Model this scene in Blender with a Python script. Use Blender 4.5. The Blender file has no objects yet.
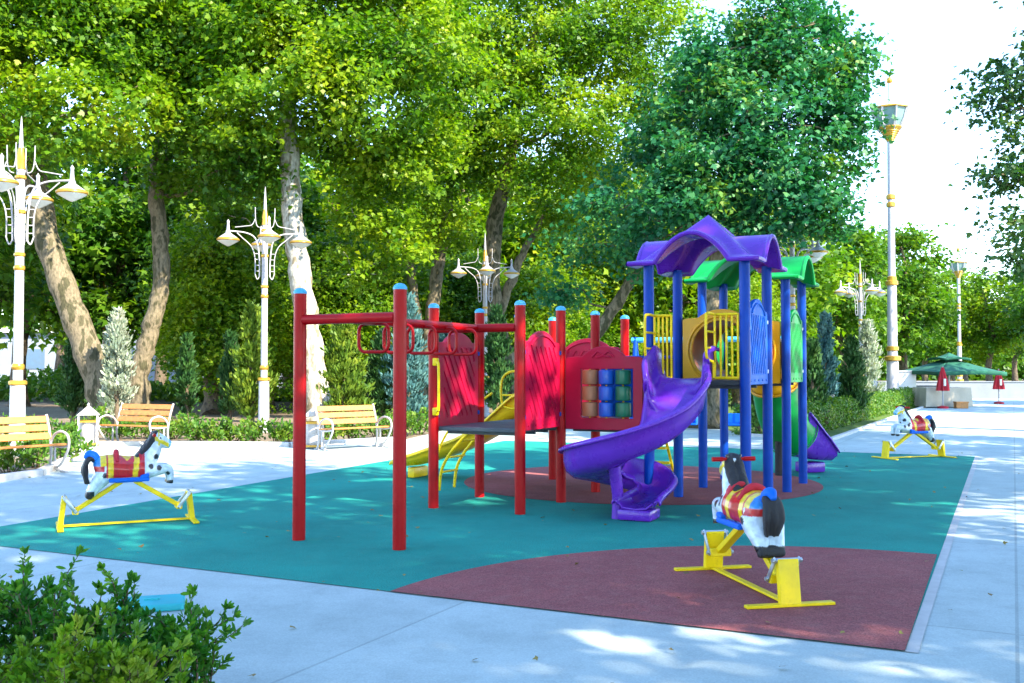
import bpy, bmesh, math, random
import numpy as np
from mathutils import Vector, Matrix
PI = math.pi
rad = math.radians
sc = bpy.context.scene
COL = sc.collection
random.seed(7)
RNG = np.random.default_rng(11)

# ------------------------------------------------------------------ camera
EYE = 1.6
PITCH = rad(1.63)
cd = bpy.data.cameras.new('camera'); cam = bpy.data.objects.new('camera', cd); COL.objects.link(cam)
cd.sensor_width = 36; cd.lens = 36 * 1000 / 1024; cd.clip_end = 2000; cd.clip_start = 0.05
cam.location = (0, 0, EYE); cam.rotation_euler = (PI / 2 + PITCH, 0, 0)
sc.camera = cam

def ray(px, py):
    dx, dz = (px - 512) / 1000, (341.5 - py) / 1000
    return Vector((dx, math.cos(PITCH) - math.sin(PITCH) * dz, math.sin(PITCH) + math.cos(PITCH) * dz))
def g(px, py, h=0.0):                       # where a measured picture point meets the ground (height h)
    r = ray(px, py); t = (h - EYE) / r.z
    return Vector((r.x * t, r.y * t, h))
def at(px, py, Y):                          # point seen at (px, py) at depth Y
    r = ray(px, py); t = Y / r.y
    return Vector((r.x * t, Y, EYE + r.z * t))

# ------------------------------------------------------------------ materials
MATS = {}
def new_mat(name):
    m = bpy.data.materials.new(name); m.use_nodes = True
    nt = m.node_tree; b = nt.nodes['Principled BSDF']
    MATS[name] = m
    return m, nt, b
def N(nt, kind, **kw):
    n = nt.nodes.new(kind)
    for k, v in kw.items():
        if k in n.inputs.keys() if hasattr(n.inputs, 'keys') else False: n.inputs[k].default_value = v
        else: setattr(n, k, v)
    return n
def ramp(nt, stops):
    r = nt.nodes.new('ShaderNodeValToRGB'); cr = r.color_ramp
    while len(cr.elements) < len(stops): cr.elements.new(0.5)
    for e, (p, c) in zip(cr.elements, stops):
        e.position = p; e.color = (*c, 1) if len(c) == 3 else c
    return r
def paint(name, col, rough=0.4, var=0.12, scale=6, bump=0.0, metal=0.0, dirt=None, coat=0.0, spec=0.5):
    m, nt, b = new_mat(name)
    tc = N(nt, 'ShaderNodeTexCoord')
    no = N(nt, 'ShaderNodeTexNoise'); no.inputs['Scale'].default_value = scale; no.inputs['Detail'].default_value = 6; no.inputs['Roughness'].default_value = 0.65
    nt.links.new(tc.outputs['Object'], no.inputs['Vector'])
    lo = tuple(max(0, c * (1 - var)) for c in col); hi = tuple(min(1, c * (1 + var)) for c in col)
    r = ramp(nt, [(0.3, lo), (0.7, hi)])
    nt.links.new(no.outputs['Fac'], r.inputs['Fac'])
    out = r.outputs['Color']
    if dirt:
        n2 = N(nt, 'ShaderNodeTexNoise'); n2.inputs['Scale'].default_value = scale * 2.3; n2.inputs['Detail'].default_value = 8; n2.inputs['Roughness'].default_value = 0.75
        nt.links.new(tc.outputs['Object'], n2.inputs['Vector'])
        r2 = ramp(nt, [(0.58, (0, 0, 0)), (0.72, (1, 1, 1))]); nt.links.new(n2.outputs['Fac'], r2.inputs['Fac'])
        mx = N(nt, 'ShaderNodeMixRGB'); mx.inputs['Color2'].default_value = (*dirt, 1)
        ml = N(nt, 'ShaderNodeMath', operation='MULTIPLY'); ml.inputs[1].default_value = 0.45
        nt.links.new(r2.outputs['Color'], ml.inputs[0]); nt.links.new(ml.outputs[0], mx.inputs['Fac'])
        nt.links.new(out, mx.inputs['Color1']); out = mx.outputs['Color']
    nt.links.new(out, b.inputs['Base Color'])
    rr = ramp(nt, [(0.3, (max(0, rough - .1),) * 3), (0.7, (min(1, rough + .12),) * 3)]); nt.links.new(no.outputs['Fac'], rr.inputs['Fac'])
    nt.links.new(rr.outputs['Color'], b.inputs['Roughness'])
    b.inputs['Metallic'].default_value = metal
    b.inputs['Coat Weight'].default_value = coat
    b.inputs['Specular IOR Level'].default_value = spec
    if bump:
        bp = N(nt, 'ShaderNodeBump'); bp.inputs['Strength'].default_value = bump; bp.inputs['Distance'].default_value = 0.01
        n3 = N(nt, 'ShaderNodeTexNoise'); n3.inputs['Scale'].default_value = scale * 12
        nt.links.new(tc.outputs['Object'], n3.inputs['Vector'])
        nt.links.new(n3.outputs['Fac'], bp.inputs['Height']); nt.links.new(bp.outputs['Normal'], b.inputs['Normal'])
    return m

def leafmat(name, cols, trans=0.35, rough=0.45, tcol=(1.15, 1.25, 0.35), zone=0.5):
    m, nt, b = new_mat(name)
    geo = N(nt, 'ShaderNodeNewGeometry')
    oi = N(nt, 'ShaderNodeObjectInfo')
    no = N(nt, 'ShaderNodeTexNoise'); no.inputs['Scale'].default_value = zone; no.inputs['Detail'].default_value = 2
    nt.links.new(geo.outputs['Position'], no.inputs['Vector'])
    a = N(nt, 'ShaderNodeMath', operation='MULTIPLY_ADD'); a.inputs[1].default_value = 0.42
    nt.links.new(geo.outputs['Random Per Island'], a.inputs[0])
    s = N(nt, 'ShaderNodeMath', operation='MULTIPLY_ADD'); s.inputs[1].default_value = 1.5; s.inputs[2].default_value = -0.46
    nt.links.new(no.outputs['Fac'], s.inputs[0]); nt.links.new(s.outputs[0], a.inputs[2])
    k = len(cols)
    r = ramp(nt, [(0.05 + 0.9 * i / (k - 1), c) for i, c in enumerate(cols)])
    nt.links.new(a.outputs[0], r.inputs['Fac'])
    nt.links.new(r.outputs['Color'], b.inputs['Base Color'])
    b.inputs['Roughness'].default_value = rough; b.inputs['Specular IOR Level'].default_value = 0.35
    tr = N(nt, 'ShaderNodeBsdfTranslucent')
    mul = N(nt, 'ShaderNodeMixRGB', blend_type='MULTIPLY'); mul.inputs['Fac'].default_value = 1
    mul.inputs['Color2'].default_value = (*tcol, 1)
    nt.links.new(r.outputs['Color'], mul.inputs['Color1']); nt.links.new(mul.outputs['Color'], tr.inputs['Color'])
    ad = N(nt, 'ShaderNodeMixShader'); ad.inputs['Fac'].default_value = trans
    nt.links.new(b.outputs[0], ad.inputs[1]); nt.links.new(tr.outputs[0], ad.inputs[2])
    nt.links.new(ad.outputs[0], nt.nodes['Material Output'].inputs['Surface'])
    return m

def ground_mat(name, c1, c2, c3, s1=0.5, s2=9, grain=180, bump=0.3, rough=0.9, joints=None, speck=None, ga=.28):
    m, nt, b = new_mat(name)
    tc = N(nt, 'ShaderNodeTexCoord')
    n1 = N(nt, 'ShaderNodeTexNoise'); n1.inputs['Scale'].default_value = s1; n1.inputs['Detail'].default_value = 7; n1.inputs['Roughness'].default_value = 0.62
    n2 = N(nt, 'ShaderNodeTexNoise'); n2.inputs['Scale'].default_value = s2; n2.inputs['Detail'].default_value = 9; n2.inputs['Roughness'].default_value = 0.75
    n3 = N(nt, 'ShaderNodeTexNoise'); n3.inputs['Scale'].default_value = grain; n3.inputs['Detail'].default_value = 2
    for n in (n1, n2, n3): nt.links.new(tc.outputs['Object'], n.inputs['Vector'])
    r1 = ramp(nt, [(0.34, c1), (0.66, c2)]); nt.links.new(n1.outputs['Fac'], r1.inputs['Fac'])
    r2 = ramp(nt, [(0.45, (0, 0, 0)), (0.75, (1, 1, 1))]); nt.links.new(n2.outputs['Fac'], r2.inputs['Fac'])
    mx = N(nt, 'ShaderNodeMixRGB'); mx.inputs['Color2'].default_value = (*c3, 1)
    ml = N(nt, 'ShaderNodeMath', operation='MULTIPLY'); ml.inputs[1].default_value = 0.6
    nt.links.new(r2.outputs['Color'], ml.inputs[0]); nt.links.new(ml.outputs[0], mx.inputs['Fac']); nt.links.new(r1.outputs['Color'], mx.inputs['Color1'])
    out = mx.outputs['Color']
    r3 = ramp(nt, [(0.3, (1 - ga,) * 3), (0.7, (1 + ga,) * 3)]); nt.links.new(n3.outputs['Fac'], r3.inputs['Fac'])
    mm = N(nt, 'ShaderNodeMixRGB', blend_type='MULTIPLY'); mm.inputs['Fac'].default_value = 1
    nt.links.new(out, mm.inputs['Color1']); nt.links.new(r3.outputs['Color'], mm.inputs['Color2']); out = mm.outputs['Color']
    h = n3.outputs['Fac']
    if joints:
        size, ang, jc = joints
        mp = N(nt, 'ShaderNodeMapping'); mp.inputs['Rotation'].default_value = (0, 0, ang); nt.links.new(tc.outputs['Object'], mp.inputs['Vector'])
        br = N(nt, 'ShaderNodeTexBrick'); br.offset = 0; br.inputs['Scale'].default_value = 1; br.inputs['Mortar Size'].default_value = 0.012
        br.inputs['Brick Width'].default_value = size; br.inputs['Row Height'].default_value = size; br.inputs['Mortar Smooth'].default_value = 0.3
        br.inputs['Color1'].default_value = (1, 1, 1, 1); br.inputs['Color2'].default_value = (0.93, 0.93, 0.93, 1); br.inputs['Mortar'].default_value = (*jc, 1)
        nt.links.new(mp.outputs['Vector'], br.inputs['Vector'])
        m4 = N(nt, 'ShaderNodeMixRGB', blend_type='MULTIPLY'); m4.inputs['Fac'].default_value = 1
        nt.links.new(out, m4.inputs['Color1']); nt.links.new(br.outputs['Color'], m4.inputs['Color2']); out = m4.outputs['Color']
    if speck:
        vo = N(nt, 'ShaderNodeTexVoronoi'); vo.inputs['Scale'].default_value = speck[0]
        nt.links.new(tc.outputs['Object'], vo.inputs['Vector'])
        r5 = ramp(nt, [(speck[1], (1, 1, 1)), (speck[1] + .03, (0, 0, 0))]); nt.links.new(vo.outputs['Distance'], r5.inputs['Fac'])
        m5 = N(nt, 'ShaderNodeMixRGB'); m5.inputs['Color2'].default_value = (*speck[2], 1)
        nt.links.new(r5.outputs['Color'], m5.inputs['Fac']); nt.links.new(out, m5.inputs['Color1']); out = m5.outputs['Color']
    nt.links.new(out, b.inputs['Base Color'])
    b.inputs['Roughness'].default_value = rough; b.inputs['Specular IOR Level'].default_value = 0.25
    bp = N(nt, 'ShaderNodeBump'); bp.inputs['Strength'].default_value = bump; bp.inputs['Distance'].default_value = 0.006
    nt.links.new(h, bp.inputs['Height']); nt.links.new(bp.outputs['Normal'], b.inputs['Normal'])
    return m

def bark_mat(name, a, b_, c, scale=3.0):
    m, nt, b = new_mat(name)
    tc = N(nt, 'ShaderNodeTexCoord')
    mp = N(nt, 'ShaderNodeMapping'); mp.inputs['Scale'].default_value = (1, 1, 0.45); nt.links.new(tc.outputs['Object'], mp.inputs['Vector'])
    n1 = N(nt, 'ShaderNodeTexNoise'); n1.inputs['Scale'].default_value = scale; n1.inputs['Detail'].default_value = 3
    n2 = N(nt, 'ShaderNodeTexNoise'); n2.inputs['Scale'].default_value = scale * 5; n2.inputs['Detail'].default_value = 8
    for n in (n1, n2): nt.links.new(mp.outputs['Vector'], n.inputs['Vector'])
    r = ramp(nt, [(0.38, a), (0.44, b_), (0.55, b_), (0.6, c)]); nt.links.new(n1.outputs['Fac'], r.inputs['Fac'])
    r2 = ramp(nt, [(0.3, (0.6,) * 3), (0.7, (1.25,) * 3)]); nt.links.new(n2.outputs['Fac'], r2.inputs['Fac'])
    mm = N(nt, 'ShaderNodeMixRGB', blend_type='MULTIPLY'); mm.inputs['Fac'].default_value = 1
    nt.links.new(r.outputs['Color'], mm.inputs['Color1']); nt.links.new(r2.outputs['Color'], mm.inputs['Color2'])
    nt.links.new(mm.outputs['Color'], b.inputs['Base Color']); b.inputs['Roughness'].default_value = 0.9; b.inputs['Specular IOR Level'].default_value = 0.2
    bp = N(nt, 'ShaderNodeBump'); bp.inputs['Strength'].default_value = 0.7; bp.inputs['Distance'].default_value = 0.03
    nt.links.new(n2.outputs['Fac'], bp.inputs['Height']); nt.links.new(bp.outputs['Normal'], b.inputs['Normal'])
    return m

paint('red_metal', (0.36, 0.001, 0.004), 0.38, 0.10, 4, dirt=(0.30, 0.004, 0.008), spec=.2)
paint('red_plastic', (0.40, 0.002, 0.038), 0.42, 0.10, 5, dirt=(0.30, 0.005, 0.02), spec=.3)
paint('blue_metal', (0.001, 0.05, 0.36), 0.36, 0.12, 4, dirt=(0.004, 0.05, 0.30), spec=.15)
paint('blue_plastic', (0.003, 0.12, 0.60), 0.5, 0.1, 5, spec=.2)
paint('cap_blue', (0.05, 0.36, 0.62), 0.35, 0.1, 8)
paint('purple_plastic', (0.115, 0.018, 0.42), 0.27, 0.1, 3, dirt=(0.10, 0.03, 0.34), coat=0.1)
paint('green_plastic', (0.002, 0.26, 0.05), 0.38, 0.1, 4, spec=.3)
paint('yellow_metal', (0.82, 0.58, 0.002), 0.4, 0.12, 6, dirt=(0.45, 0.27, 0.01), spec=.3)
paint('yellow_plastic', (0.80, 0.40, 0.003), 0.35, 0.1, 4)
paint('slide_yellow', (0.88, 0.56, 0.004), 0.32, 0.1, 4)
paint('orange_plastic', (0.62, 0.17, 0.01), 0.4, 0.1, 5)
paint('brown_plastic', (0.40, 0.17, 0.075), 0.45, 0.12, 5)
paint('bead_blue', (0.01, 0.11, 0.55), 0.35, 0.1, 5)
paint('bead_green', (0.005, 0.17, 0.08), 0.35, 0.1, 5)
paint('deck_black', (0.055, 0.07, 0.085), 0.55, 0.25, 12, bump=0.3)
paint('rubber_black', (0.010, 0.011, 0.016), 0.45, 0.5, 14, bump=0.9)
paint('steel', (0.45, 0.5, 0.55), 0.35, 0.15, 8, metal=0.8)
paint('white_metal', (0.40, 0.39, 0.405), 0.42, 0.12, 3, dirt=(0.24, 0.21, 0.18))
paint('gold_metal', (0.52, 0.30, 0.04), 0.35, 0.25, 8, metal=0.5, dirt=(0.25, 0.15, 0.03))
paint('lamp_glass', (0.74, 0.77, 0.78), 0.2, 0.05, 5)
paint('teal_glass', (0.16, 0.25, 0.24), 0.15, 0.1, 5)
paint('wood_orange', (0.42, 0.165, 0.035), 0.45, 0.25, 14, dirt=(0.25, 0.09, 0.02))
paint('kerb_stone', (0.5, 0.49, 0.47), 0.85, 0.15, 3, bump=0.3, dirt=(0.3, 0.28, 0.25))
paint('wall_grey', (0.17, 0.19, 0.22), 0.85, 0.15, 1.2, bump=0.2, dirt=(0.11, 0.12, 0.14))
paint('wall_white', (0.72, 0.73, 0.74), 0.7, 0.06, 1.2, dirt=(0.55, 0.55, 0.55))
paint('canvas_green', (0.008, 0.10, 0.06), 0.8, 0.15, 2)
paint('canvas_red', (0.45, 0.015, 0.03), 0.8, 0.15, 3)
paint('canvas_white', (0.75, 0.72, 0.68), 0.8, 0.1, 3)
paint('cloth_beige', (0.45, 0.39, 0.30), 0.9, 0.15, 2)
paint('far_wall', (0.22, 0.25, 0.30), 0.9, 0.08, 0.5)
paint('far_glass', (0.06, 0.12, 0.2), 0.15, 0.2, 1)
paint('turquoise_paint', (0.02, 0.40, 0.45), 0.6, 0.15, 5)
paint('asphalt', (0.05, 0.05, 0.055), 0.9, 0.2, 2)
bark_mat('plane_bark', (0.09, 0.08, 0.045), (0.19, 0.155, 0.10), (0.07, 0.065, 0.035), 4.2)
bark_mat('white_bark', (0.30, 0.27, 0.20), (0.46, 0.43, 0.36), (0.24, 0.20, 0.13), 4.0)
bark_mat('dark_bark', (0.09, 0.07, 0.05), (0.14, 0.105, 0.07), (0.07, 0.055, 0.04), 4)
leafmat('leaf_plane', [(0.02, 0.09, 0.010), (0.055, 0.16, 0.010), (0.11, 0.23, 0.010), (0.20, 0.30, 0.014)], 0.46)
leafmat('leaf_yellow', [(0.03, 0.11, 0.008), (0.09, 0.21, 0.008), (0.20, 0.32, 0.008), (0.34, 0.40, 0.014)], 0.5)
leafmat('leaf_shade_teal', [(0.008, 0.09, 0.04), (0.018, 0.15, 0.06), (0.04, 0.20, 0.055), (0.16, 0.26, 0.02)], 0.32)  # bluish tint of standing in shade, put into the leaf colour
leafmat('leaf_deep', [(0.014, 0.06, 0.016), (0.025, 0.09, 0.02), (0.05, 0.12, 0.022), (0.09, 0.15, 0.025)], 0.35)
leafmat('leaf_shrub', [(0.03, 0.11, 0.012), (0.06, 0.16, 0.014), (0.11, 0.21, 0.016), (0.20, 0.26, 0.025)], 0.35, zone=3)
leafmat('leaf_near', [(0.012, 0.10, 0.014), (0.032, 0.17, 0.018), (0.075, 0.24, 0.02), (0.17, 0.33, 0.025)], 0.4, zone=4)
leafmat('leaf_near_lime', [(0.05, 0.16, 0.01), (0.11, 0.25, 0.012), (0.20, 0.32, 0.016), (0.36, 0.42, 0.06)], 0.35, zone=4)
leafmat('needle_green', [(0.01, 0.05, 0.012), (0.02, 0.08, 0.018), (0.035, 0.105, 0.02), (0.06, 0.13, 0.02)], 0.15, 0.6, zone=3)
leafmat('needle_lime', [(0.05, 0.12, 0.01), (0.09, 0.17, 0.012), (0.14, 0.22, 0.016), (0.22, 0.27, 0.02)], 0.25, 0.6, zone=3)
leafmat('needle_silver', [(0.20, 0.27, 0.20), (0.28, 0.34, 0.26), (0.36, 0.40, 0.32), (0.45, 0.46, 0.38)], 0.2, 0.7, zone=3)
leafmat('needle_blue', [(0.03, 0.11, 0.12), (0.05, 0.15, 0.16), (0.08, 0.19, 0.19), (0.12, 0.24, 0.22)], 0.15, 0.7, zone=3)
U_ANG = math.atan2(-0.448, 0.894)
ground_mat('concrete', (0.39, 0.465, 0.45), (0.51, 0.595, 0.575), (0.29, 0.34, 0.335), 0.35, 2.6, 90, 0.2, 0.85, joints=(3.4, -U_ANG, (0.74, 0.74, 0.74)), ga=.10)
ground_mat('green_rubber', (0.003, 0.19, 0.155), (0.008, 0.28, 0.22), (0.03, 0.27, 0.21), 0.7, 5, 110, 0.6, 0.9, ga=.42, speck=(70, 0.09, (0.03, 0.33, 0.30)))
ground_mat('maroon_rubber', (0.22, 0.060, 0.062), (0.31, 0.088, 0.086), (0.30, 0.13, 0.12), 0.9, 6, 110, 0.6, 0.9, ga=.42, speck=(70, 0.09, (0.28, 0.12, 0.13)))
ground_mat('soil', (0.15, 0.11, 0.075), (0.24, 0.19, 0.13), (0.10, 0.075, 0.05), 0.35, 6, 60, 0.9, 0.95, speck=(9, 0.13, (0.34, 0.24, 0.12)))
ground_mat('lawn', (0.05, 0.11, 0.015), (0.09, 0.16, 0.02), (0.14, 0.13, 0.05), 0.6, 8, 70, 0.9, 0.95)

# ------------------------------------------------------------------ mesh helpers
class MB:
    def __init__(s): s.v = []; s.f = []
    def add(s, vs, fs):
        o = len(s.v); s.v += [tuple(v) for v in vs]; s.f += [tuple(i + o for i in f) for f in fs]
    def box(s, c, d, rot=None, bev=0.0):
        bm = bmesh.new(); bmesh.ops.create_cube(bm, size=1)
        bmesh.ops.scale(bm, vec=d, verts=bm.verts)
        if bev: bmesh.ops.bevel(bm, geom=bm.edges[:], offset=bev, segments=2, affect='EDGES', profile=0.5)
        M = Matrix.Translation(c) @ (rot.to_4x4() if rot is not None else Matrix.Identity(4))
        bm.transform(M); bm.verts.index_update()
        s.add([v.co for v in bm.verts], [[v.index for v in f.verts] for f in bm.faces]); bm.free()
    def tube(s, pts, r, n=10, cap=True):
        pts = [Vector(p) for p in pts]; k = len(pts)
        rs = r if isinstance(r, (list, tuple)) else [r] * k
        vs = []; prev = None
        for i, p in enumerate(pts):
            t = (pts[min(i + 1, k - 1)] - pts[max(i - 1, 0)]).normalized()
            if prev is None:
                a = Vector((0, 0, 1)) if abs(t.z) < 0.9 else Vector((1, 0, 0)); x = t.cross(a).normalized()
            else:
                x = (prev - t * prev.dot(t))
                x = x.normalized() if x.length > 1e-6 else t.orthogonal().normalized()
            prev = x; y = t.cross(x)
            for j in range(n):
                a = 2 * PI * j / n; vs.append(p + (x * math.cos(a) + y * math.sin(a)) * rs[i])
        fs = []
        for i in range(k - 1):
            for j in range(n):
                fs.append((i * n + j, i * n + (j + 1) % n, (i + 1) * n + (j + 1) % n, (i + 1) * n + j))
        if cap: fs.append(tuple(range(n - 1, -1, -1))); fs.append(tuple((k - 1) * n + j for j in range(n)))
        s.add(vs, fs)
    def lathe(s, prof, c=(0, 0, 0), n=20, capb=True, capt=True):
        c = Vector(c); vs = []; fs = []
        for (r, z) in prof:
            for j in range(n):
                a = 2 * PI * j / n; vs.append(c + Vector((r * math.cos(a), r * math.sin(a), z)))
        for i in range(len(prof) - 1):
            for j in range(n): fs.append((i * n + j, i * n + (j + 1) % n, (i + 1) * n + (j + 1) % n, (i + 1) * n + j))
        if capb: fs.append(tuple(range(n - 1, -1, -1)))
        if capt: fs.append(tuple((len(prof) - 1) * n + j for j in range(n)))
        s.add(vs, fs)
    def prism(s, poly, z0, z1):
        n = len(poly); vs = [(p[0], p[1], z0) for p in poly] + [(p[0], p[1], z1) for p in poly]
        fs = [tuple(range(n - 1, -1, -1)), tuple(range(n, 2 * n))] + [(i, (i + 1) % n, n + (i + 1) % n, n + i) for i in range(n)]
        s.add(vs, fs)
    def build(s, name, mat, parent=None, smooth=None, M=None):
        me = bpy.data.meshes.new(name); me.from_pydata(s.v, [], s.f)
        if M is not None: me.transform(M)
        me.validate(); 
        return link_mesh(name, me, mat, parent, smooth)
def link_mesh(name, me, mat, parent=None, smooth=None):
    if mat is not None: me.materials.append(MATS[mat] if isinstance(mat, str) else mat)
    if smooth is not None:
        me.shade_smooth()
        try: me.set_sharp_from_angle(angle=rad(smooth))
        except Exception: pass
    o = bpy.data.objects.new(name, me); COL.objects.link(o)
    if parent is not None: o.parent = parent
    return o
def tag(o, label=None, cat=None, group=None, kind=None):
    if label: o['label'] = label
    if cat: o['category'] = cat
    if group: o['group'] = group
    if kind: o['kind'] = kind
    return o
def thing(name, loc=(0, 0, 0), rz=0, label=None, cat=None, group=None):
    o = bpy.data.objects.new(name, None); COL.objects.link(o)
    o.location = loc; o.rotation_euler = (0, 0, rz); o.empty_display_size = 0.2
    return tag(o, label, cat, group)
KIDS = {}
def dup(root, loc, rz, label=None, group=None, scale=None):
    def rec(o, parent):
        c = o.copy(); COL.objects.link(c)
        if parent is not None: c.parent = parent
        for ch in list(o.children):
            if ch.name in SRC_OK or True: rec(ch, c)
        return c
    r = rec(root, None)
    r.location = loc; r.rotation_euler = (0, 0, rz)
    if scale is not None: r.scale = scale if isinstance(scale, (tuple, list)) else (scale,) * 3
    if label: r['label'] = label
    if group: r['group'] = group
    return r
SRC_OK = set()
def spline(pts, n=8):
    P = [Vector(p) for p in pts]; out = []
    for i in range(len(P) - 1):
        p0 = P[max(i - 1, 0)]; p1 = P[i]; p2 = P[i + 1]; p3 = P[min(i + 2, len(P) - 1)]
        for k in range(n):
            t = k / n
            out.append(0.5 * ((2 * p1) + (p2 - p0) * t + (2 * p0 - 5 * p1 + 4 * p2 - p3) * t * t + (-p0 + 3 * p1 - 3 * p2 + p3) * t ** 3))
    out.append(P[-1]); return out
def lerps(vals, n=8):
    out = []
    for i in range(len(vals) - 1):
        for k in range(n): out.append(vals[i] + (vals[i + 1] - vals[i]) * k / n)
    out.append(vals[-1]); return out
def plate(name, outlines, depth, mat, parent, M, bev=0.006, smooth=35):
    """flat board with holes: outlines in (x, z) of its own plane, thickness along y"""
    cu = bpy.data.curves.new(name, 'CURVE'); cu.dimensions = '2D'; cu.fill_mode = 'BOTH'
    cu.extrude = max(depth / 2 - bev, 0.001); cu.bevel_depth = bev; cu.bevel_resolution = 1; cu.offset = -bev
    for ol in outlines:
        sp = cu.splines.new('POLY'); sp.points.add(len(ol) - 1)
        for p, (x, y) in zip(sp.points, ol): p.co = (x, y, 0, 1)
        sp.use_cyclic_u = True
    tmp = bpy.data.objects.new('tmp', cu); COL.objects.link(tmp)
    dg = bpy.context.evaluated_depsgraph_get()
    me = bpy.data.meshes.new_from_object(tmp.evaluated_get(dg))
    bpy.data.objects.remove(tmp); bpy.data.curves.remove(cu)
    me.name = name; me.materials.clear()
    me.transform(M @ Matrix.Rotation(PI / 2, 4, 'X'))
    return link_mesh(name, me, mat, parent, smooth)
def voxel(name, mb, size, mat, parent, smooth_it=6):
    me = bpy.data.meshes.new(name); me.from_pydata(mb.v, [], mb.f)
    tmp = bpy.data.objects.new('tmp', me); COL.objects.link(tmp)
    md = tmp.modifiers.new('r', 'REMESH'); md.mode = 'VOXEL'; md.voxel_size = size
    if smooth_it:
        sm = tmp.modifiers.new('s', 'SMOOTH'); sm.factor = 0.5; sm.iterations = smooth_it
    dg = bpy.context.evaluated_depsgraph_get()
    m2 = bpy.data.meshes.new_from_object(tmp.evaluated_get(dg))
    bpy.data.objects.remove(tmp); m2.name = name
    m2.materials.clear()
    return link_mesh(name, m2, mat, parent, 180)

# ------------------------------------------------------------------ ground
def sheet(name, poly, z, mat):
    me = bpy.data.meshes.new(name); me.from_pydata([(p[0], p[1], z) for p in poly], [], [tuple(range(len(poly)))])
    o = link_mesh(name, me, mat); tag(o, kind='structure'); return o
sheet('ground', [(-700, -300), (700, -300), (700, 1200), (-700, 1200)], 0.0, 'soil')
lawn_r = [g(742, 436), g(830, 441), g(934, 404), (30, 60), (60, 120), (14, 120), (7, 40)]
# plaza of pale concrete, its left border along the shrubs
pl = [(-30, -30), (60, -30), (60, 62), (16.5, 62)] + [g(936, 403), g(830, 441), g(742, 436), (6.6, 39), (0.2, 39), g(455, 428), g(400, 441), g(290, 447), g(200, 446), g(84, 446), g(76, 458), g(40, 476), g(-20, 484), (-11.5, 8), (-13, -2), (-30, -2)]
pl = [(p[0], p[1]) for p in pl]
sheet('plaza', pl, 0.004, 'concrete')
sheet('lawn', lawn_r, 0.0025, 'lawn')
NR, FR, FL, NL = g(905, 653), g(975, 457), g(505, 441), g(-68, 539)
sheet('green_rubber_floor', [NL, NR, FR, FL], 0.010, 'green_rubber')
circ = [(1.82 + 2.5 * math.cos(a), 14.3 + 2.5 * math.sin(a)) for a in np.linspace(0, 2 * PI, 72, endpoint=False)]
sheet('maroon_rubber_circle', circ, 0.014, 'maroon_rubber')
a0, a1 = g(390, 593), g(937, 556)
mid = g(655, 549)
ed = (FR - NR).normalized(); en = Vector((ed.y, -ed.x, 0)) * .07
sheet('edging_strip', [NR, NR + en, FR + en, FR], .0085, 'kerb_stone')
# arc through three ground points
def circle3(a, b, c):
    ax, ay, bx, by, cx, cy = a[0], a[1], b[0], b[1], c[0], c[1]
    d = 2 * (ax * (by - cy) + bx * (cy - ay) + cx * (ay - by))
    ux = ((ax**2 + ay**2) * (by - cy) + (bx**2 + by**2) * (cy - ay) + (cx**2 + cy**2) * (ay - by)) / d
    uy = ((ax**2 + ay**2) * (cx - bx) + (bx**2 + by**2) * (ax - cx) + (cx**2 + cy**2) * (bx - ax)) / d
    return ux, uy, math.hypot(ax - ux, ay - uy)
cx, cy, cr = circle3(a0, mid, a1)
t0 = math.atan2(a0[1] - cy, a0[0] - cx); t1 = math.atan2(a1[1] - cy, a1[0] - cx)
arc = [(cx + cr * math.cos(t), cy + cr * math.sin(t)) for t in np.linspace(t0, t1, 40)]
sheet('maroon_rubber_corner', [(p[0], p[1]) for p in arc] + [(NR[0], NR[1])], 0.014, 'maroon_rubber')

def kerb(name, pts, w=0.14, h=0.1):
    m = MB()
    for a, b in zip(pts[:-1], pts[1:]):
        a = Vector((a[0], a[1], 0)); b = Vector((b[0], b[1], 0)); d = b - a; L = d.length
        k = max(1, round(L / 1.0)); d /= L; n = Vector((-d.y, d.x, 0))
        for i in range(k):
            p = a + d * (L * (i + 0.5) / k)
            m.box((p.x, p.y, h / 2 - 0.02), (L / k - 0.008, w, h + 0.04), Matrix.Rotation(math.atan2(d.y, d.x), 3, 'Z'), 0.012)
    o = m.build(name, 'kerb_stone'); tag(o, kind='structure'); return o
kerb('kerb', [g(400, 441), g(290, 447), g(200, 446), g(84, 446), g(76, 458), g(40, 476), g(-20, 484), (-11.5, 8)])
kerb('kerb', [g(742, 436), g(830, 441), g(936, 403)], 0.12, 0.07)

# ------------------------------------------------------------------ play structure
MOD = 1.115
O0 = g(561, 503)
ps = thing('play_structure', (O0.x, O0.y, 0.012), U_ANG, 'big red and blue climbing frame with purple spiral slide, overhead rings and two roofs', 'climbing frame')
def nd(i, j): return Vector((i * MOD, j * MOD, 0))
RP = 0.060
def post(p, h, mat, cap=True):
    m = MB(); m.lathe([(RP, 0), (RP, h)], (0, 0, 0), 20)
    o = m.build('post', mat, ps, 40); o.location = p
    if cap:
        c = MB(); c.lathe([(RP + .004, h - .015), (RP + .004, h + .004), (RP * .9, h + .022), (RP * .6, h + .036), (RP * .2, h + .042)], (0, 0, 0), 20)
        c.build('post_cap', 'cap_blue', o, 40)
    return o
RH, BH = 2.32, 2.84
for (i, j) in ((-1, -1), (0, -1), (-1, 0), (0, 0), (-1, 1), (0, 1), (-1, 2), (0, 2)): post(nd(i, j), RH, 'red_metal')
LAD = 2.18
for (i, j) in ((-1, -1 - LAD), (0, -1 - LAD)): post(nd(i, j), RH, 'red_metal')
for (i, j) in ((1, 0), (2, 0), (1, 1), (2, 1), (1, 2), (2, 2), (1, 3), (2, 3)): post(nd(i, j), BH, 'blue_metal', False)

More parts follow.
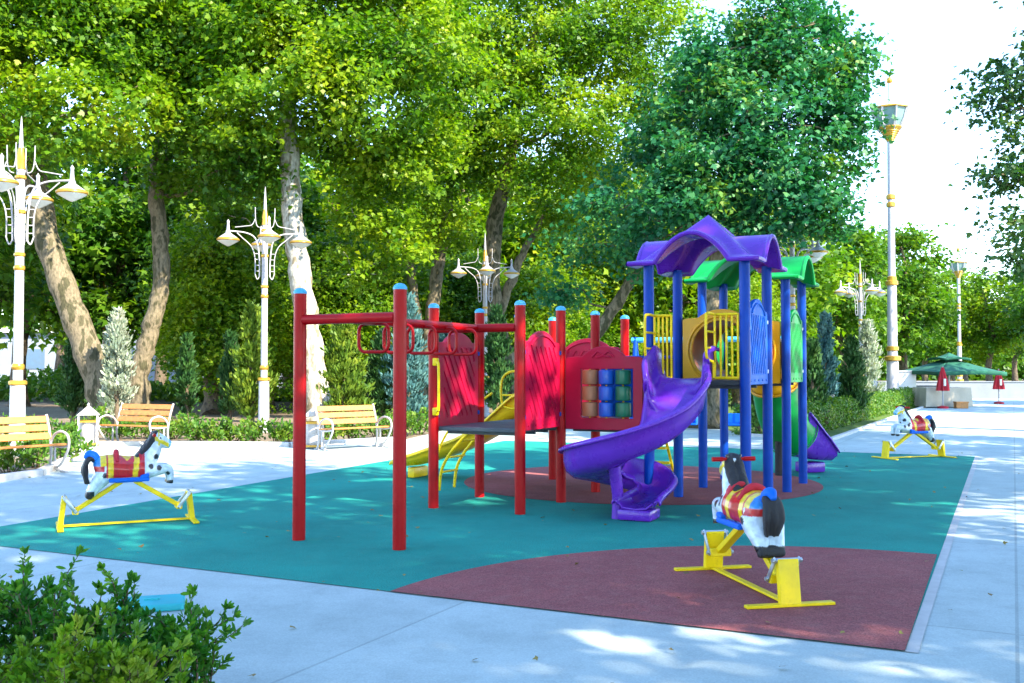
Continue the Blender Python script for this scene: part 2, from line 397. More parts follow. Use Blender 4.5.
# decks
def deck(i, j, z):
    m = MB(); c = nd(i + .5, j + .5)
    m.box((c.x, c.y, z - .03), (MOD - .05, MOD - .05, .05), None, 0.012)
    for k in range(3): m.box((c.x, c.y + (k - 1) * .35, z - .075), (MOD - .16, .04, .04))
    o = m.build('deck', 'deck_black', ps)
D1, D2 = 0.94, 1.47
deck(-1, -1, D1); deck(-1, 0, D1); deck(-1, 1, D1); deck(0, 0, D1 + .0)
deck(1, 0, D2); deck(1, 2, D2)

# panels: boards with an arched head and diagonal grooves between two posts
def frame_matrix(a, b, z):
    d = (b - a).normalized(); n = Vector((d.y, -d.x, 0)); c = (a + b) / 2
    M = Matrix(((d.x, -n.x, 0, c.x), (d.y, -n.y, 0, c.y), (0, 0, 1, z), (0, 0, 0, 1)))
    return M
def arch_outline(w, h, rise, shoulder=0.16):
    pts = [(-w, 0), (w, 0), (w, h)]
    pts.append((w - .03, h + .02))
    n = 14; x0 = w - shoulder
    for k in range(n + 1):
        t = k / n; x = x0 - 2 * x0 * t
        pts.append((x, h + .03 + rise * math.sin(PI * t) ** 0.75))
    pts += [(-w + .03, h + .02), (-w, h)]
    return pts
def slot(cx_, cz, L, w, ang):
    ca, sa = math.cos(ang), math.sin(ang); pts = []
    for sgn in (1, -1):
        for k in range(6):
            t = -PI / 2 + PI * k / 5
            x = sgn * (L / 2 - w / 2 + w / 2 * math.cos(t)); y = sgn * (w / 2 * math.sin(t))
            pts.append((cx_ + x * ca - y * sa, cz + x * sa + y * ca))
    return pts
def clip_slots(w, h, ang, sp, sw, x0, x1, z0, z1):
    out = []; ca, sa = math.cos(ang), math.sin(ang); nx, nz = -sa, ca
    cx_, cz = (x0 + x1) / 2, (z0 + z1) / 2
    D = 2.0; k = -30
    while k < 30:
        o = (k + .5) * sp; k += 1
        px, pz = cx_ + nx * o, cz + nz * o
        lo, hi = -D, D
        for (p, d, a, b) in ((px, ca, x0, x1), (pz, sa, z0, z1)):
            if abs(d) < 1e-6: continue
            ta, tb = (a - p) / d, (b - p) / d
            lo = max(lo, min(ta, tb)); hi = min(hi, max(ta, tb))
        if not (x0 - .5 < px < x1 + .5): continue
        if hi - lo > 0.13:
            m_ = (lo + hi) / 2; out.append(slot(px + ca * m_, pz + sa * m_, hi - lo, sw, ang))
    return out
def slat_panel(a, b, z, h, mat, name='panel', rise=.12, mirror=1, ang=58, sp_=.10, sw_=.044):
    M = frame_matrix(a, b, z); w = (b - a).length / 2 - RP - .012
    A = rad(ang) if mirror > 0 else PI - rad(ang)
    sl = clip_slots(w, h, A, sp_, sw_, -w + .11, w - .11, .12, h - .04)
    o = plate(name, [arch_outline(w, h, rise)] + sl, .045, mat, ps, M, .007)
    bk = arch_outline(w - .03, h - .02, rise - .01)
    plate('backing', [bk], .026, mat, o, M, .001)
    m = MB()                                   # raised rib following the arch and bolts along the foot
    rib = [Vector((x, -.026, zz - .055)) for (x, zz) in arch_outline(w - .04, h, rise, .12)[4:-2]]
    m.tube(rib, .013, 8)
    o2 = m.build('moulding', mat, o, 40, M)
    for k in range(5):
        x = (-w + .1) + (2 * w - .2) * k / 4
        bl = MB(); bl.tube([(x, -.03, .05), (x, -.018, .05)], .014, 8); bl.build('bolt', mat, o, None, M)
    for x in (-w - .004, w + .004):
        for zz in (.15, h - .1):
            bl = MB(); bl.box((x, 0, zz), (.05, .06, .05), None, .008); bl.build('bracket', 'blue_metal' if mat == 'red_plastic' else 'steel', o, None, M)
    return o
slat_panel(nd(-1, 0), nd(-1, -1), D1 - .03, .98, 'red_plastic', mirror=1)
slat_panel(nd(0, -1), nd(0, 0), D1 - .03, .98, 'red_plastic', mirror=-1)
slat_panel(nd(2, 0), nd(2, 1), D2 - .05, .84, 'blue_plastic', mirror=-1, ang=70, sp_=.085, sw_=.04)
slat_panel(nd(2, 2), nd(2, 3), D2 - .05, .84, 'green_plastic', mirror=-1, ang=70, sp_=.085, sw_=.04)
slat_panel(nd(1, 3), nd(1, 2), D2 - .05, .84, 'green_plastic', mirror=1, ang=70, sp_=.085, sw_=.04)
slat_panel(nd(-1, 2), nd(0, 2), D1 - .03, .98, 'red_plastic', mirror=1)
# roller panel with nine turning beads
a, b = nd(0, 0), nd(1, 0); M = frame_matrix(a, b, D1 - .06); w = (b - a).length / 2 - RP - .01; hh = .90
hole = [(-w + .2, .14), (w - .12, .14), (w - .12, .72), (-w + .2, .72)]
rp_ = plate('roller_panel', [arch_outline(w, hh - .06, .12, .22), hole], .05, 'red_plastic', ps, M, .008)
m = MB(); m.tube([(-.14, -.03, .86), (-.07, -.03, .93), (0, -.03, .88), (.07, -.03, .93), (.14, -.03, .86)], .012, 8); m.tube([(-.09, -.03, .855), (0, -.03, .875), (.09, -.03, .855)], .011, 8)
m.build('emblem', 'red_plastic', rp_, 40, M)
m = MB()
for k, x in enumerate((-.21, .0, .21)): m.tube([(x + .03, 0, .13), (x + .03, 0, .73)], .012, 8)
m.build('rod', 'yellow_metal', rp_, 40, M)
for k, (x, mt) in enumerate(zip((-.21, .0, .21), ('brown_plastic', 'bead_blue', 'bead_green'))):
    for q in range(3):
        m = MB(); z0 = .155 + q * .19
        m.lathe([(.06, 0), (.088, .008), (.092, .02), (.092, .155), (.088, .167), (.06, .175)], (x + .03, 0, z0), 18)
        m.build('bead', mt, rp_, 40, M)
m = MB(); m.box((.12, .3, .44), (.55, .02, .6), None, .005); m.build('back_board', 'blue_plastic', rp_, None, M)
# red arch over the head of the yellow slide
a, b = nd(-1, 2), nd(-1, 1); M = frame_matrix(a, b, D1); w = (b - a).length / 2 - RP - .01
ap = plate('slide_arch', [arch_outline(w, .86, .14), [(-w + .14, .03), (w - .14, .03), (w - .14, .5), (0, .72), (-w + .14, .5)]], .045, 'red_plastic', ps, M, .007)
# tunnel between the two roofed towers
for jj, mat in ((1, 'yellow_plastic'), (2, 'yellow_plastic')):
    a, b = nd(1, jj), nd(2, jj); M = frame_matrix(a, b, D2 - .06); w = (b - a).length / 2 - RP - .01
    holec = [(.0 + .37 * math.cos(t), .42 + .37 * math.sin(t)) for t in np.linspace(0, 2 * PI, 40, endpoint=False)]
    tp = plate('tunnel_panel', [arch_outline(w, .80, .1, .2), holec], .05, mat, ps, M, .008)
    m = MB(); ring = [Vector((.42 * math.cos(t), -.03, .42 + .42 * math.sin(t))) for t in np.linspace(0, 2 * PI, 41)]
    m.tube(ring, .018, 8, False); m.build('moulding', mat, tp, 60, M)
m = MB(); n = 36
c = nd(1.5, 1.5)
for rr, sgn in ((.40, 1), (.375, -1)):
    vs = []; fs = []
    for k in range(2):
        for q in range(n):
            t = 2 * PI * q / n; vs.append((c.x + rr * math.cos(t), MOD * (1 + k) + (.028 if k == 0 else -.028), D2 + .36 + rr * math.sin(t)))
    for q in range(n): fs.append((q, (q + 1) % n, n + (q + 1) % n, n + q))
    m.add(vs, fs)
m.build('tunnel_tube', 'orange_plastic', ps, 60)

# overhead rings
zb = 2.06; yA = (-1 - LAD) * MOD
for y in (yA, -MOD):
    m = MB(); m.tube([(-MOD + .05, y, zb), (-.05, y, zb)], .048, 16); m.build('cross_beam', 'red_metal', ps, 40)
m = MB(); m.tube([(-MOD / 2, yA + .03, zb - .002), (-MOD / 2, -MOD - .03, zb - .002)], .045, 16); m.build('centre_beam', 'red_metal', ps, 40)
for k in range(5):
    y = yA + .40 + k * .43; w = .17; h = .27; cx_ = -MOD / 2; pts = []
    zt = zb - .03; r_ = .075
    for (sx, sz, a0_) in ((-1, 0, 90), (-1, -1, 180), (1, -1, 270), (1, 0, 0)):
        ccx = cx_ + sx * (w - r_); ccz = zt - r_ + (0 if sz == 0 else -(h - 2 * r_))
        for q in range(6):
            t = rad(a0_ + 90 * q / 5); pts.append((ccx + r_ * math.cos(t), y, ccz + r_ * math.sin(t)))
    pts.append(pts[0]); m = MB(); m.tube(pts, .017, 8, False); m.build('hand_ring', 'red_metal', ps, 60)
# yellow grab handles
def handle(p, d, z0, z1):
    d = Vector(d); m = MB()
    m.tube(spline([p + d * .055 + Vector((0, 0, z0)), p + d * .12 + Vector((0, 0, z0 + .01)), p + d * .15 + Vector((0, 0, z0 + .07)), p + d * .15 + Vector((0, 0, z1 - .07)), p + d * .12 + Vector((0, 0, z1 - .01)), p + d * .055 + Vector((0, 0, z1))], 5), .016, 10)
    for z in (z0, z1): m.box(p + d * .065 + Vector((0, 0, z)), (.06, .06, .09), None, .01)
    m.build('grab_handle', 'yellow_metal', ps, 50)
handle(nd(-1, -1), (.8, -.6, 0), D1 + .17, D1 + .74)
handle(nd(0, -1), (-.5, -.86, 0), D1 + .17, D1 + .72) if False else None

# roofs: a pyramid crossed by two barrel arches
def roof(ci, cj, z, mat):
    a = MOD / 2 + .19; n = 56
    def H(x, y):
        R = .42
        def bar(s):
            s = abs(s)
            if s < R: return .32 * (math.cos(s / R * PI / 2)) ** .8
            return 0
        p = .60 * (1 - max(abs(x), abs(y)) / (a * .86))
        base = .03 * min(1, max(0, (a - max(abs(x), abs(y))) / .1))
        return max(bar(x), bar(y), p, base)
    vs = []; fs = []
    for i in range(n + 1):
        for j in range(n + 1):
            x = -a + 2 * a * i / n; y = -a + 2 * a * j / n; vs.append((x, y, H(x, y)))
    off = len(vs)
    vs += [(x * .985, y * .985, zz - .045) for (x, y, zz) in vs]
    idx = lambda i, j: i * (n + 1) + j
    for i in range(n):
        for j in range(n):
            q = (idx(i, j), idx(i + 1, j), idx(i + 1, j + 1), idx(i, j + 1)); fs.append(q); fs.append(tuple(off + k for k in reversed(q)))
    for i in range(n):
        fs.append((idx(i, 0), off + idx(i, 0), off + idx(i + 1, 0), idx(i + 1, 0))); fs.append((idx(i, n), idx(i + 1, n), off + idx(i + 1, n), off + idx(i, n)))
        fs.append((idx(0, i), idx(0, i + 1), off + idx(0, i + 1), off + idx(0, i))); fs.append((idx(n, i), off + idx(n, i), off + idx(n, i + 1), idx(n, i + 1)))
    m = MB(); m.add(vs, fs); c = nd(ci + .5, cj + .5)
    # rolled rim along the eave
    rim = []
    for (sx, sy, ex, ey) in ((-1, -1, 1, -1), (1, -1, 1, 1), (1, 1, -1, 1), (-1, 1, -1, -1)):
        for k in range(n): 
            t = k / n; x = a * (sx + (ex - sx) * t); y = a * (sy + (ey - sy) * t); rim.append((x, y, H(x, y) - .022))
    rim.append(rim[0]); m.tube(rim, .028, 8, False)
    o = m.build('roof', mat, ps, 42, Matrix.Translation((c.x, c.y, z)))
    return o
roof(1, 0, BH - .01, 'purple_plastic'); roof(1, 2, BH - .03, 'green_plastic')

# chutes
def chute(name, path, parent, mat, w=.30, hl=.22, hr=.22, segs=None, n=10, wr=None):
    """path of (x, y, z); hl / hr wall heights per control point or single"""
    P = spline(path, n); k = len(P)
    HL = lerps(hl, n) if isinstance(hl, (list, tuple)) else [hl] * k
    HR = lerps(hr, n) if isinstance(hr, (list, tuple)) else [hr] * k
    W = lerps(w, n) if isinstance(w, (list, tuple)) else [w] * k
    WR = lerps(wr, n) if wr else W
    rows = []
    for i, p in enumerate(P):
        t = P[min(i + 1, k - 1)] - P[max(i - 1, 0)]; t.z = 0; t.normalize(); lt = Vector((-t.y, t.x, 0)); up = Vector((0, 0, 1))
        ww, a_, b_ = W[i], HL[i], HR[i]; wq = WR[i]
        prof = [(ww + .055, a_ - .035), (ww + .05, a_ - .005), (ww + .025, a_ + .008), (ww + .002, a_ - .012), (ww - .005, a_ * .55), (ww - .03, .07), (ww - .10, .012), (0, 0),
                (-wq * .67, .012), (-wq * .9, .07), (-wq + .005, b_ * .55), (-wq - .002, b_ - .012), (-wq - .02, b_ + .008), (-wq - .04, b_ - .005), (-wq - .045, b_ - .035)]
        rows.append([p + lt * u_ + up * v_ for (u_, v_) in prof])
    def make(nm, i0, i1, mt, par):
        vs = [q for r in rows[i0:i1 + 1] for q in r]; c = len(rows[0]); fs = []
        for i in range(i1 - i0):
            for j in range(c - 1): fs.append((i * c + j, i * c + j + 1, (i + 1) * c + j + 1, (i + 1) * c + j))
        m = MB(); m.add(vs, fs); o = m.build(nm, mt, par, 60)
        s = o.modifiers.new('thick', 'SOLIDIFY'); s.thickness = .022; s.offset = 0
        return o
    if not segs: return make(name, 0, k - 1, mat, parent)
    o = make(name, int(segs[0][0] * (k - 1)), int(segs[0][1] * (k - 1)), segs[0][2], parent)
    for (f0, f1, mt) in segs[1:]: make('slide_section', int(f0 * (k - 1)), int(f1 * (k - 1)), mt, o)
    return o
S = nd(1.5, 0) + Vector((-.14, 0, 0)); R = .47; Lg = .62; C = Vector((S.x - R + .10, -Lg, 0))
path = [(S.x + .03, .06, D2), (S.x + .03, -.18, D2 - .0), (S.x + .02, -.40, D2 - .14), (C.x + R, -Lg, 1.11)]
for (deg, z) in ((-30, .90), (-60, .73), (-90, .60), (-120, .50), (-150, .42), (-180, .355)):
    path.append((C.x + R * math.cos(rad(deg)), C.y + R * math.sin(rad(deg)), z))
for (x, y, z) in ((-.41, .19, .30), (-.26, .33, .25), (-.06, .35, .21), (.08, .24, .18), (.13, .05, .155), (.15, -.16, .14), (.15, -.36, .125), (.15, -.44, .12)):
    path.append((C.x + x, C.y + y, z))
npth = len(path)
hl = [.36, .36, .38, .37] + [.31] * (npth - 9) + [.22, .18, .16, .13, .09]
hr = [.34, .38, .38, .28] + [.17] * (npth - 9) + [.14, .13, .13, .11, .08]
wd = [.31] * (npth - 7) + [.29, .27, .25, .23, .22, .22, .22]
wi = [.31] * (npth - 9) + [.27, .22, .15, .11, .10, .11, .14, .18, .21]
sl = chute('spiral_slide', path, ps, 'purple_plastic', wd, hl, hr, wr=wi)
m = MB(); m.tube(spline([(C.x - .08, C.y - .32, 0), (C.x - .08, C.y - .33, .25), (C.x - .10, C.y - .38, .56)], 4), lerps([.07, .062, .07], 4), 16); m.build('column', 'purple_plastic', sl, 40)
m = MB(); m.box((C.x + .14, C.y - .28, .06), (.38, .34, .12), None, .03); m.build('foot', 'purple_plastic', sl, 40)
# green, yellow and purple spiral slide behind the green roof
S2 = nd(1.5, 3)
tp = spline([(S2.x, S2.y - .02, D2 + .33), (S2.x, S2.y + .30, D2 + .30), (S2.x + .01, S2.y + .60, D2 + .06), (S2.x + .05, S2.y + .86, 1.02), (S2.x + .11, S2.y + 1.08, .76), (S2.x + .18, S2.y + 1.28, .60)], 8)
def tube_part(nm, i0, i1, mat, par, r0, r1):
    m = MB(); q = tp[i0:i1 + 1]; k_ = len(q)
    m.tube(q, [r0 + (r1 - r0) * i / (k_ - 1) for i in range(k_)], 26, False)
    m.tube([q[-1] - (q[-1] - q[-2]) * .2, q[-1] + (q[-1] - q[-2]) * .2], r1 + .03, 26, False)
    o = m.build(nm, mat, par, 50); sd_ = o.modifiers.new('t', 'SOLIDIFY'); sd_.thickness = .02; return o
gs = tube_part('tube_slide', 0, 19, 'yellow_plastic', ps, .33, .33)
tube_part('slide_section', 19, 40, 'green_plastic', gs, .33, .37)
path = [(S2.x + .14, S2.y + 1.16, .34), (S2.x + .20, S2.y + 1.34, .28), (S2.x + .28, S2.y + 1.52, .23), (S2.x + .38, S2.y + 1.70, .20), (S2.x + .48, S2.y + 1.86, .18)]
chute('slide_section', path, gs, 'purple_plastic', [.33, .34, .34, .34, .34], [.60, .54, .46, .34, .16], [.60, .54, .46, .34, .16])
m = MB(); m.lathe([(.07, 0), (.07, .8)], (S2.x + .05, S2.y + .9, 0), 16); m.build('column', 'rubber_black', gs, 40)
m = MB(); m.box((S2.x + .36, S2.y + 1.66, .08), (.3, .36, .16), Matrix.Rotation(rad(-40), 3, 'Z'), .03); m.build('foot', 'purple_plastic', gs, 40)
# straight yellow wave slide off the far red tower
yc = 1.5 * MOD
path = [(-MOD + .05, yc, D1), (-MOD - .2, yc, D1 - .01), (-MOD - .7, yc, D1 - .30), (-MOD - 1.1, yc, D1 - .50), (-MOD - 1.6, yc, .27), (-MOD - 1.95, yc, .18), (-MOD - 2.2, yc, .17)]
ys = chute('wave_slide', path, ps, 'slide_yellow', .33, [.3, .3, .18, .17, .17, .15, .06], [.3, .3, .18, .17, .17, .15, .06])
m = MB(); m.box((-MOD - 1.95, yc, .075), (.12, .4, .15), None, .02); m.build('foot', 'slide_yellow', ys, 40)
for s_ in (-1, 1):
    m = MB(); y = yc + s_ * .36
    m.tube(spline([(-MOD - .02, y, D1 + .12), (-MOD - .25, y, D1 + .12), (-MOD - .36, y, D1 + .2), (-MOD - .36, y, D1 + .5), (-MOD - .24, y, D1 + .62), (-MOD - .02, y, D1 + .63)], 5), .017, 8)
    m.tube([(-MOD - .02, y, D1 + .3), (-MOD - .36, y, D1 + .3)], .014, 8)
    m.build('guard_rail', 'yellow_metal', ys, 50)
# arched climber on the left of the middle red tower
m = MB(); yc = .5 * MOD
for s_ in (-1, 1):
    y = yc + s_ * .2
    m.tube(spline([(-MOD - .02, y, D1 - .05), (-MOD - .25, y, D1 - .10), (-MOD - .55, y, D1 - .35), (-MOD - .75, y, .3), (-MOD - .8, y, 0)], 6), .02, 10)
    m.tube(spline([(-MOD - .01, y, D1 + .35), (-MOD - .35, y, D1 + .12), (-MOD - .68, y, D1 - .18), (-MOD - .86, y, .35), (-MOD - .80, y, 0)], 6), .016, 8) if s_ < 0 else None
for (x, z) in ((-.28, D1 - .12), (-.48, D1 - .28), (-.64, D1 - .5), (-.75, .24)): m.tube([(-MOD + x, yc - .2, z), (-MOD + x, yc + .2, z)], .015, 8)
m.build('arch_climber', 'yellow_metal', ps, 50)
# yellow stair at the back of the roller bay
m = MB(); xs = (.28 * MOD, .78 * MOD)
for x in xs: m.tube(spline([(x, MOD + .04, D1), (x - .02, MOD + .35, D1 - .3), (x - .03, MOD + .85, 0)], 4), .02, 8)
for k in range(4):
    t = (k + .7) / 4.6; y = MOD + .08 + .75 * t; z = D1 - D1 * t - .02
    m.box(((xs[0] + xs[1]) / 2 - .02, y, z), (xs[1] - xs[0], .14, .03), None, .006)
m.build('stair', 'yellow_metal', ps, 50)
# guards beside the head of the purple slide
def guard(x0, x1, fwd_at, sgn):
    m = MB(); z0 = D2 - .0; z1 = D2 + .74; y = -.035
    m.tube([(x0, y, z1), (x1, y, z1)], .017, 8); m.tube([(x0, y, z0 + .03), (x1, y, z0 + .03)], .017, 8)
    for k in range(5):
        x = x0 + (x1 - x0) * k / 4; m.tube([(x, y, z0 + .03), (x, y, z1)], .014, 8)
    f = fwd_at; L = .36
    m.tube(spline([(f, y, z1), (f, y - L * .8, z1), (f, y - L, z1 - .06), (f, y - L, z1 - .42), (f, y - L * .8, z1 - .5), (f, y - L * .35, z1 - .53), (f, y - L * .2, z0 + .2), (f, y - L * .2, z0 + .03)], 5), .016, 8)
    for z in (z1 - .2, z1 - .38): m.tube([(f, y, z), (f, y - L, z)], .013, 8)
    m.build('guard_rail', 'yellow_metal', ps, 50)
guard(MOD + .08, MOD + .28, MOD + .09, 1); guard(2 * MOD - .07, 2 * MOD - .33, 2 * MOD - .33, -1)
# small rail closing the roller bay at the back of the deck
m = MB(); m.tube([(.06, MOD, 1.75), (MOD - .06, MOD, 1.75)], .02, 8)
m.build('guard_rail', 'blue_metal', ps, 50)

# ------------------------------------------------------------------ swing set behind
sw0, sw1 = g(636, 448), g(792, 452)
d = (sw1 - sw0); Ls = d.length
sw = thing('swing_set', (sw0.x, sw0.y, 0.012), math.atan2(d.y, d.x), 'blue framed swing with two seats behind the climbing frame', 'swing')
for x in (0, Ls):
    m = MB()
    for s_ in (-1, 1): m.tube([(x, s_ * .55, 0), (x, 0, 2.25)], .045, 12)
    m.tube([(x, -.3, 1.0), (x, .3, 1.0)], .03, 10); m.build('end_frame', 'blue_metal', sw, 40)
m = MB(); m.tube([(-.08, 0, 2.2), (Ls + .08, 0, 2.2)], .055, 14); m.build('top_beam', 'cap_blue', sw, 40)
for cx_ in (Ls * .33, Ls * .64):
    m = MB()
    for s_ in (-1, 1): m.tube([(cx_ + s_ * .22, 0, 2.16), (cx_ + s_ * .22, 0, .62)], .009, 6)
    ch = m.build('chain', 'steel', sw, 40)
    m = MB(); m.box((cx_, 0, .5), (.46, .22, .04), None, .015); m.box((cx_, .11, .62), (.46, .03, .2), None, .012); m.box((cx_ - .22, 0, .58), (.03, .2, .14), None, .01); m.box((cx_ + .22, 0, .58), (.03, .2, .14), None, .01)
    m.build('seat', 'blue_plastic', sw, None)

# ------------------------------------------------------------------ rocking horses
def build_horse():
    root = thing('rocking_horse')
    b = MB()
    def T(pts, rs, n=14): b.tube(spline(pts, 4), lerps(rs, 4), n)
    T([(-.37, 0, .575), (-.30, 0, .59), (-.18, 0, .585), (0, 0, .57), (.15, 0, .58), (.24, 0, .59), (.30, 0, .585)], [.07, .135, .155, .143, .15, .138, .085])
    T([(.16, 0, .62), (.24, 0, .71), (.285, 0, .80), (.30, 0, .87)], [.13, .108, .088, .075])
    T([(.25, 0, .885), (.30, 0, .89), (.37, 0, .865), (.43, 0, .835), (.472, 0, .815)], [.05, .082, .073, .058, .04])
    for s in (-1, 1):
        y = s * .068
        T([(.20, y, .54), (.30, y, .555), (.41, y, .565), (.455, y * .95, .535), (.462, y * .9, .46), (.455, y * .9, .40)], [.08, .07, .056, .047, .04, .042])
        T([(-.24, y, .55), (-.30, y, .47), (-.35, y * .95, .41), (-.39, y * .9, .35), (-.415, y * .9, .31)], [.10, .09, .072, .058, .052])
        T([(.275, s * .045, .94), (.27, s * .055, .965), (.265, s * .06, .985)], [.022, .018, .006], 8)
    o = voxel('body', b, .0095, None, root, 5)
    me = o.data
    co = np.array([v.co for v in me.vertices]); x, y, z = co.T
    colr = np.tile(np.array([.60, .71, .80]), (len(co), 1))
    rs = np.random.default_rng(3)
    def put(mask, c): colr[mask] = c
    # black spots of the paintwork
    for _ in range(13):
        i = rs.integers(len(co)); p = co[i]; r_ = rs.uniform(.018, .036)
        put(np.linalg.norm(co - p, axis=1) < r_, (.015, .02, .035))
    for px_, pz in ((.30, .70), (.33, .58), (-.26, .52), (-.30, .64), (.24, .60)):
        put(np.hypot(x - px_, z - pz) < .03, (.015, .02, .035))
    # saddle cloth
    cl = (x > -.25) & (x < .17) & (z > .49) & (z < .78)
    put(cl, (.55, .015, .02))
    put(cl & (np.abs(x - .075 - .12 * (z - .6)) < .03), (.82, .55, .01))
    put(cl & (np.abs(x + .20) < .03), (.82, .55, .01))
    put(cl & (z > .665 + .9 * np.abs(x + .02)), (.82, .50, .01))
    put((x < -.25) & (x > -.33) & (z > .62), (.75, .55, .02))
    put((x <= -.31) & (z > .60), (.02, .22, .6))
    put((x < -.27) & (z > .56) & (z < .62), (.55, .03, .03))
    # bridle and muzzle
    put((x > .28) & (z > .80) & (np.abs(z - (.865 - .55 * (x - .36))) < .026), (.82, .62, .02))
    put((x > .32) & (x < .345) & (z > .82), (.82, .62, .02))
    put((x > .445) & (z > .77), (.25, .55, .75))
    for s in (-1, 1):
        put(np.linalg.norm(co - np.array([.345, s * .068, .905]), axis=1) < .02, (.9, .92, .95))
        put(np.linalg.norm(co - np.array([.35, s * .072, .905]), axis=1) < .012, (.01, .02, .05))
        put(np.linalg.norm(co - np.array([.468, s * .028, .825]), axis=1) < .011, (.02, .03, .06))
    put((z > .945) & (x < .31), (.02, .02, .03))
    put((x > .40) & (z < .435) & (z > .3), (.012, .014, .02))
    put((x < -.37) & (z < .355), (.012, .014, .02))
    at_ = me.color_attributes.new('paint', 'FLOAT_COLOR', 'POINT')
    at_.data.foreach_set('color', np.concatenate([colr, np.ones((len(co), 1))], 1).astype(np.float32).ravel())
    if 'horse_paint' not in MATS:
        mt, nt, bs = new_mat('horse_paint'); a_ = N(nt, 'ShaderNodeAttribute'); a_.attribute_name = 'paint'
        no = N(nt, 'ShaderNodeTexNoise'); no.inputs['Scale'].default_value = 22; no.inputs['Detail'].default_value = 6
        tc = N(nt, 'ShaderNodeTexCoord'); nt.links.new(tc.outputs['Object'], no.inputs['Vector'])
        r_ = ramp(nt, [(.35, (.72, .74, .78)), (.62, (1.05, 1.05, 1.05))]); nt.links.new(no.outputs['Fac'], r_.inputs['Fac'])
        mm = N(nt, 'ShaderNodeMixRGB', blend_type='MULTIPLY'); mm.inputs['Fac'].default_value = 1
        nt.links.new(a_.outputs['Color'], mm.inputs['Color1']); nt.links.new(r_.outputs['Color'], mm.inputs['Color2'])
        nt.links.new(mm.outputs['Color'], bs.inputs['Base Color']); bs.inputs['Roughness'].default_value = .3; bs.inputs['Coat Weight'].default_value = .3
    me.materials.append(MATS['horse_paint'])
    # saddle rolls
    m = MB(); m.tube(spline([(-.13, -.12, .66), (-.135, -.065, .735), (-.135, 0, .76), (-.135, .065, .735), (-.13, .12, .66)], 5), lerps([.02, .028, .032, .028, .02], 5), 10)
    m.build('saddle_roll', 'canvas_red', root, 60); m = MB(); m.tube(spline([(.13, -.10, .67), (.125, -.05, .735), (.125, 0, .75), (.125, .05, .735), (.13, .10, .67)], 5), lerps([.016, .022, .026, .022, .016], 5), 10)
    m.build('saddle_roll', 'canvas_red', root, 60)
    # mane, tail
    m = MB(); rm = np.random.default_rng(5)
    for k in range(26):
        t = k / 25; cx_ = .325 - .20 * t ** 1.1; cz = .975 - .27 * t
        for s in (-1, 1):
            dx = rm.uniform(-.02, .0)
            m.tube([(cx_ + .0 + dx, 0, cz), (cx_ - .035 + dx, s * .035, cz - .015), (cx_ - .05 + dx, s * .062, cz - .06), (cx_ - .035 + dx, s * .07, cz - .115)], [.018, .024, .019, .006], 7)
    voxel('mane', m, .009, 'rubber_black', root, 2)
    m = MB()
    for k in range(16):
        a_ = rm.uniform(-1, 1)
        m.tube(spline([(-.34, a_ * .02, .655), (-.405, a_ * .035, .70), (-.455, a_ * .05, .66), (-.47 + rm.uniform(-.03, .02), a_ * .062, .55), (-.44 + rm.uniform(-.03, .03), a_ * .05, .42)], 4), lerps([.02, .03, .03, .024, .007], 4), 7)
    voxel('tail', m, .010, 'rubber_black', root, 2)
    m = MB()
    m.tube(spline([(-.335, 0, .665), (-.38, 0, .72), (-.43, 0, .74), (-.475, 0, .70)], 5), lerps([.05, .056, .045, .02], 5), 12); m.build('tail_knot', 'blue_plastic', root, 60)
    m = MB(); m.tube([(.27, -.16, .94), (.27, .16, .94)], .014, 10)
    m.tube([(.27, -.18, .94), (.27, -.09, .94)], .019, 10); m.tube([(.27, .09, .94), (.27, .18, .94)], .019, 10); m.build('handlebar', 'red_metal', root, 40)
    m = MB()
    for s in (-1, 1):
        m.box((.0, s * .15, .465), (.44, .05, .045), None, .012)
        m.box((.17, s * .15, .50), (.1, .05, .04), Matrix.Rotation(-.25, 3, 'Y'), .012)
    m.box((0, 0, .455), (.3, .28, .04), None, .01); m.build('footrest', 'blue_plastic', root)
    m = MB(); m.box((-.42, 0, .31), (.08, .21, .09), Matrix.Rotation(.35, 3, 'Y'), .025); m.build('hoof_block', 'rubber_black', root, 50)
    HM = Matrix.Translation((.0, 0, .45)) @ Matrix.Diagonal((.88, .96, .94, 1)) @ Matrix.Translation((.0, 0, -.45))
    for ch in list(root.children): ch.data.transform(HM)
    # rocker arms, links, stands, floor bars
    for s in (-1, 1):
        v0 = Vector((s * .06, 0, .44)); v1 = Vector((s * .50, 0, .165)); c = (v0 + v1) / 2; dd = v1 - v0
        m = MB(); m.box(c, (dd.length, .07, .045), Matrix.Rotation(-math.atan2(dd.z, dd.x), 3, 'Y'), .006)
        m.box((s * .50, 0, .16), (.06, .17, .06), None, .008); m.build('rocker_arm', 'yellow_metal', root)
        m = MB()
        for q in (-1, 1):
            a_ = Vector((s * .50, q * .09, .16)); b_ = Vector((s * .60, q * .09, .30)); c = (a_ + b_) / 2; dd = b_ - a_
            m.box(c, (dd.length + .04, .012, .035), Matrix.Rotation(-math.atan2(dd.z, dd.x), 3, 'Y'), .004)
        m.tube([(s * .60, -.11, .30), (s * .60, .11, .30)], .016, 10); m.tube([(s * .5, -.11, .16), (s * .5, .11, .16)], .014, 10)
        m.build('hanger_link', 'steel', root, 40)
        a_ = Vector((s * .64, 0, .0)); b_ = Vector((s * .60, 0, .31)); c = (a_ + b_) / 2; dd = b_ - a_
        m = MB(); m.box(c, (.05, .15, dd.length), Matrix.Rotation(math.atan2(dd.x, dd.z), 3, 'Y'), .008); st = m.build('stand', 'yellow_metal', root)
        m = MB(); m.box((s * .64, 0, .011), (.06, .64, .02), None, .004); m.build('floor_bar', 'yellow_metal', st)
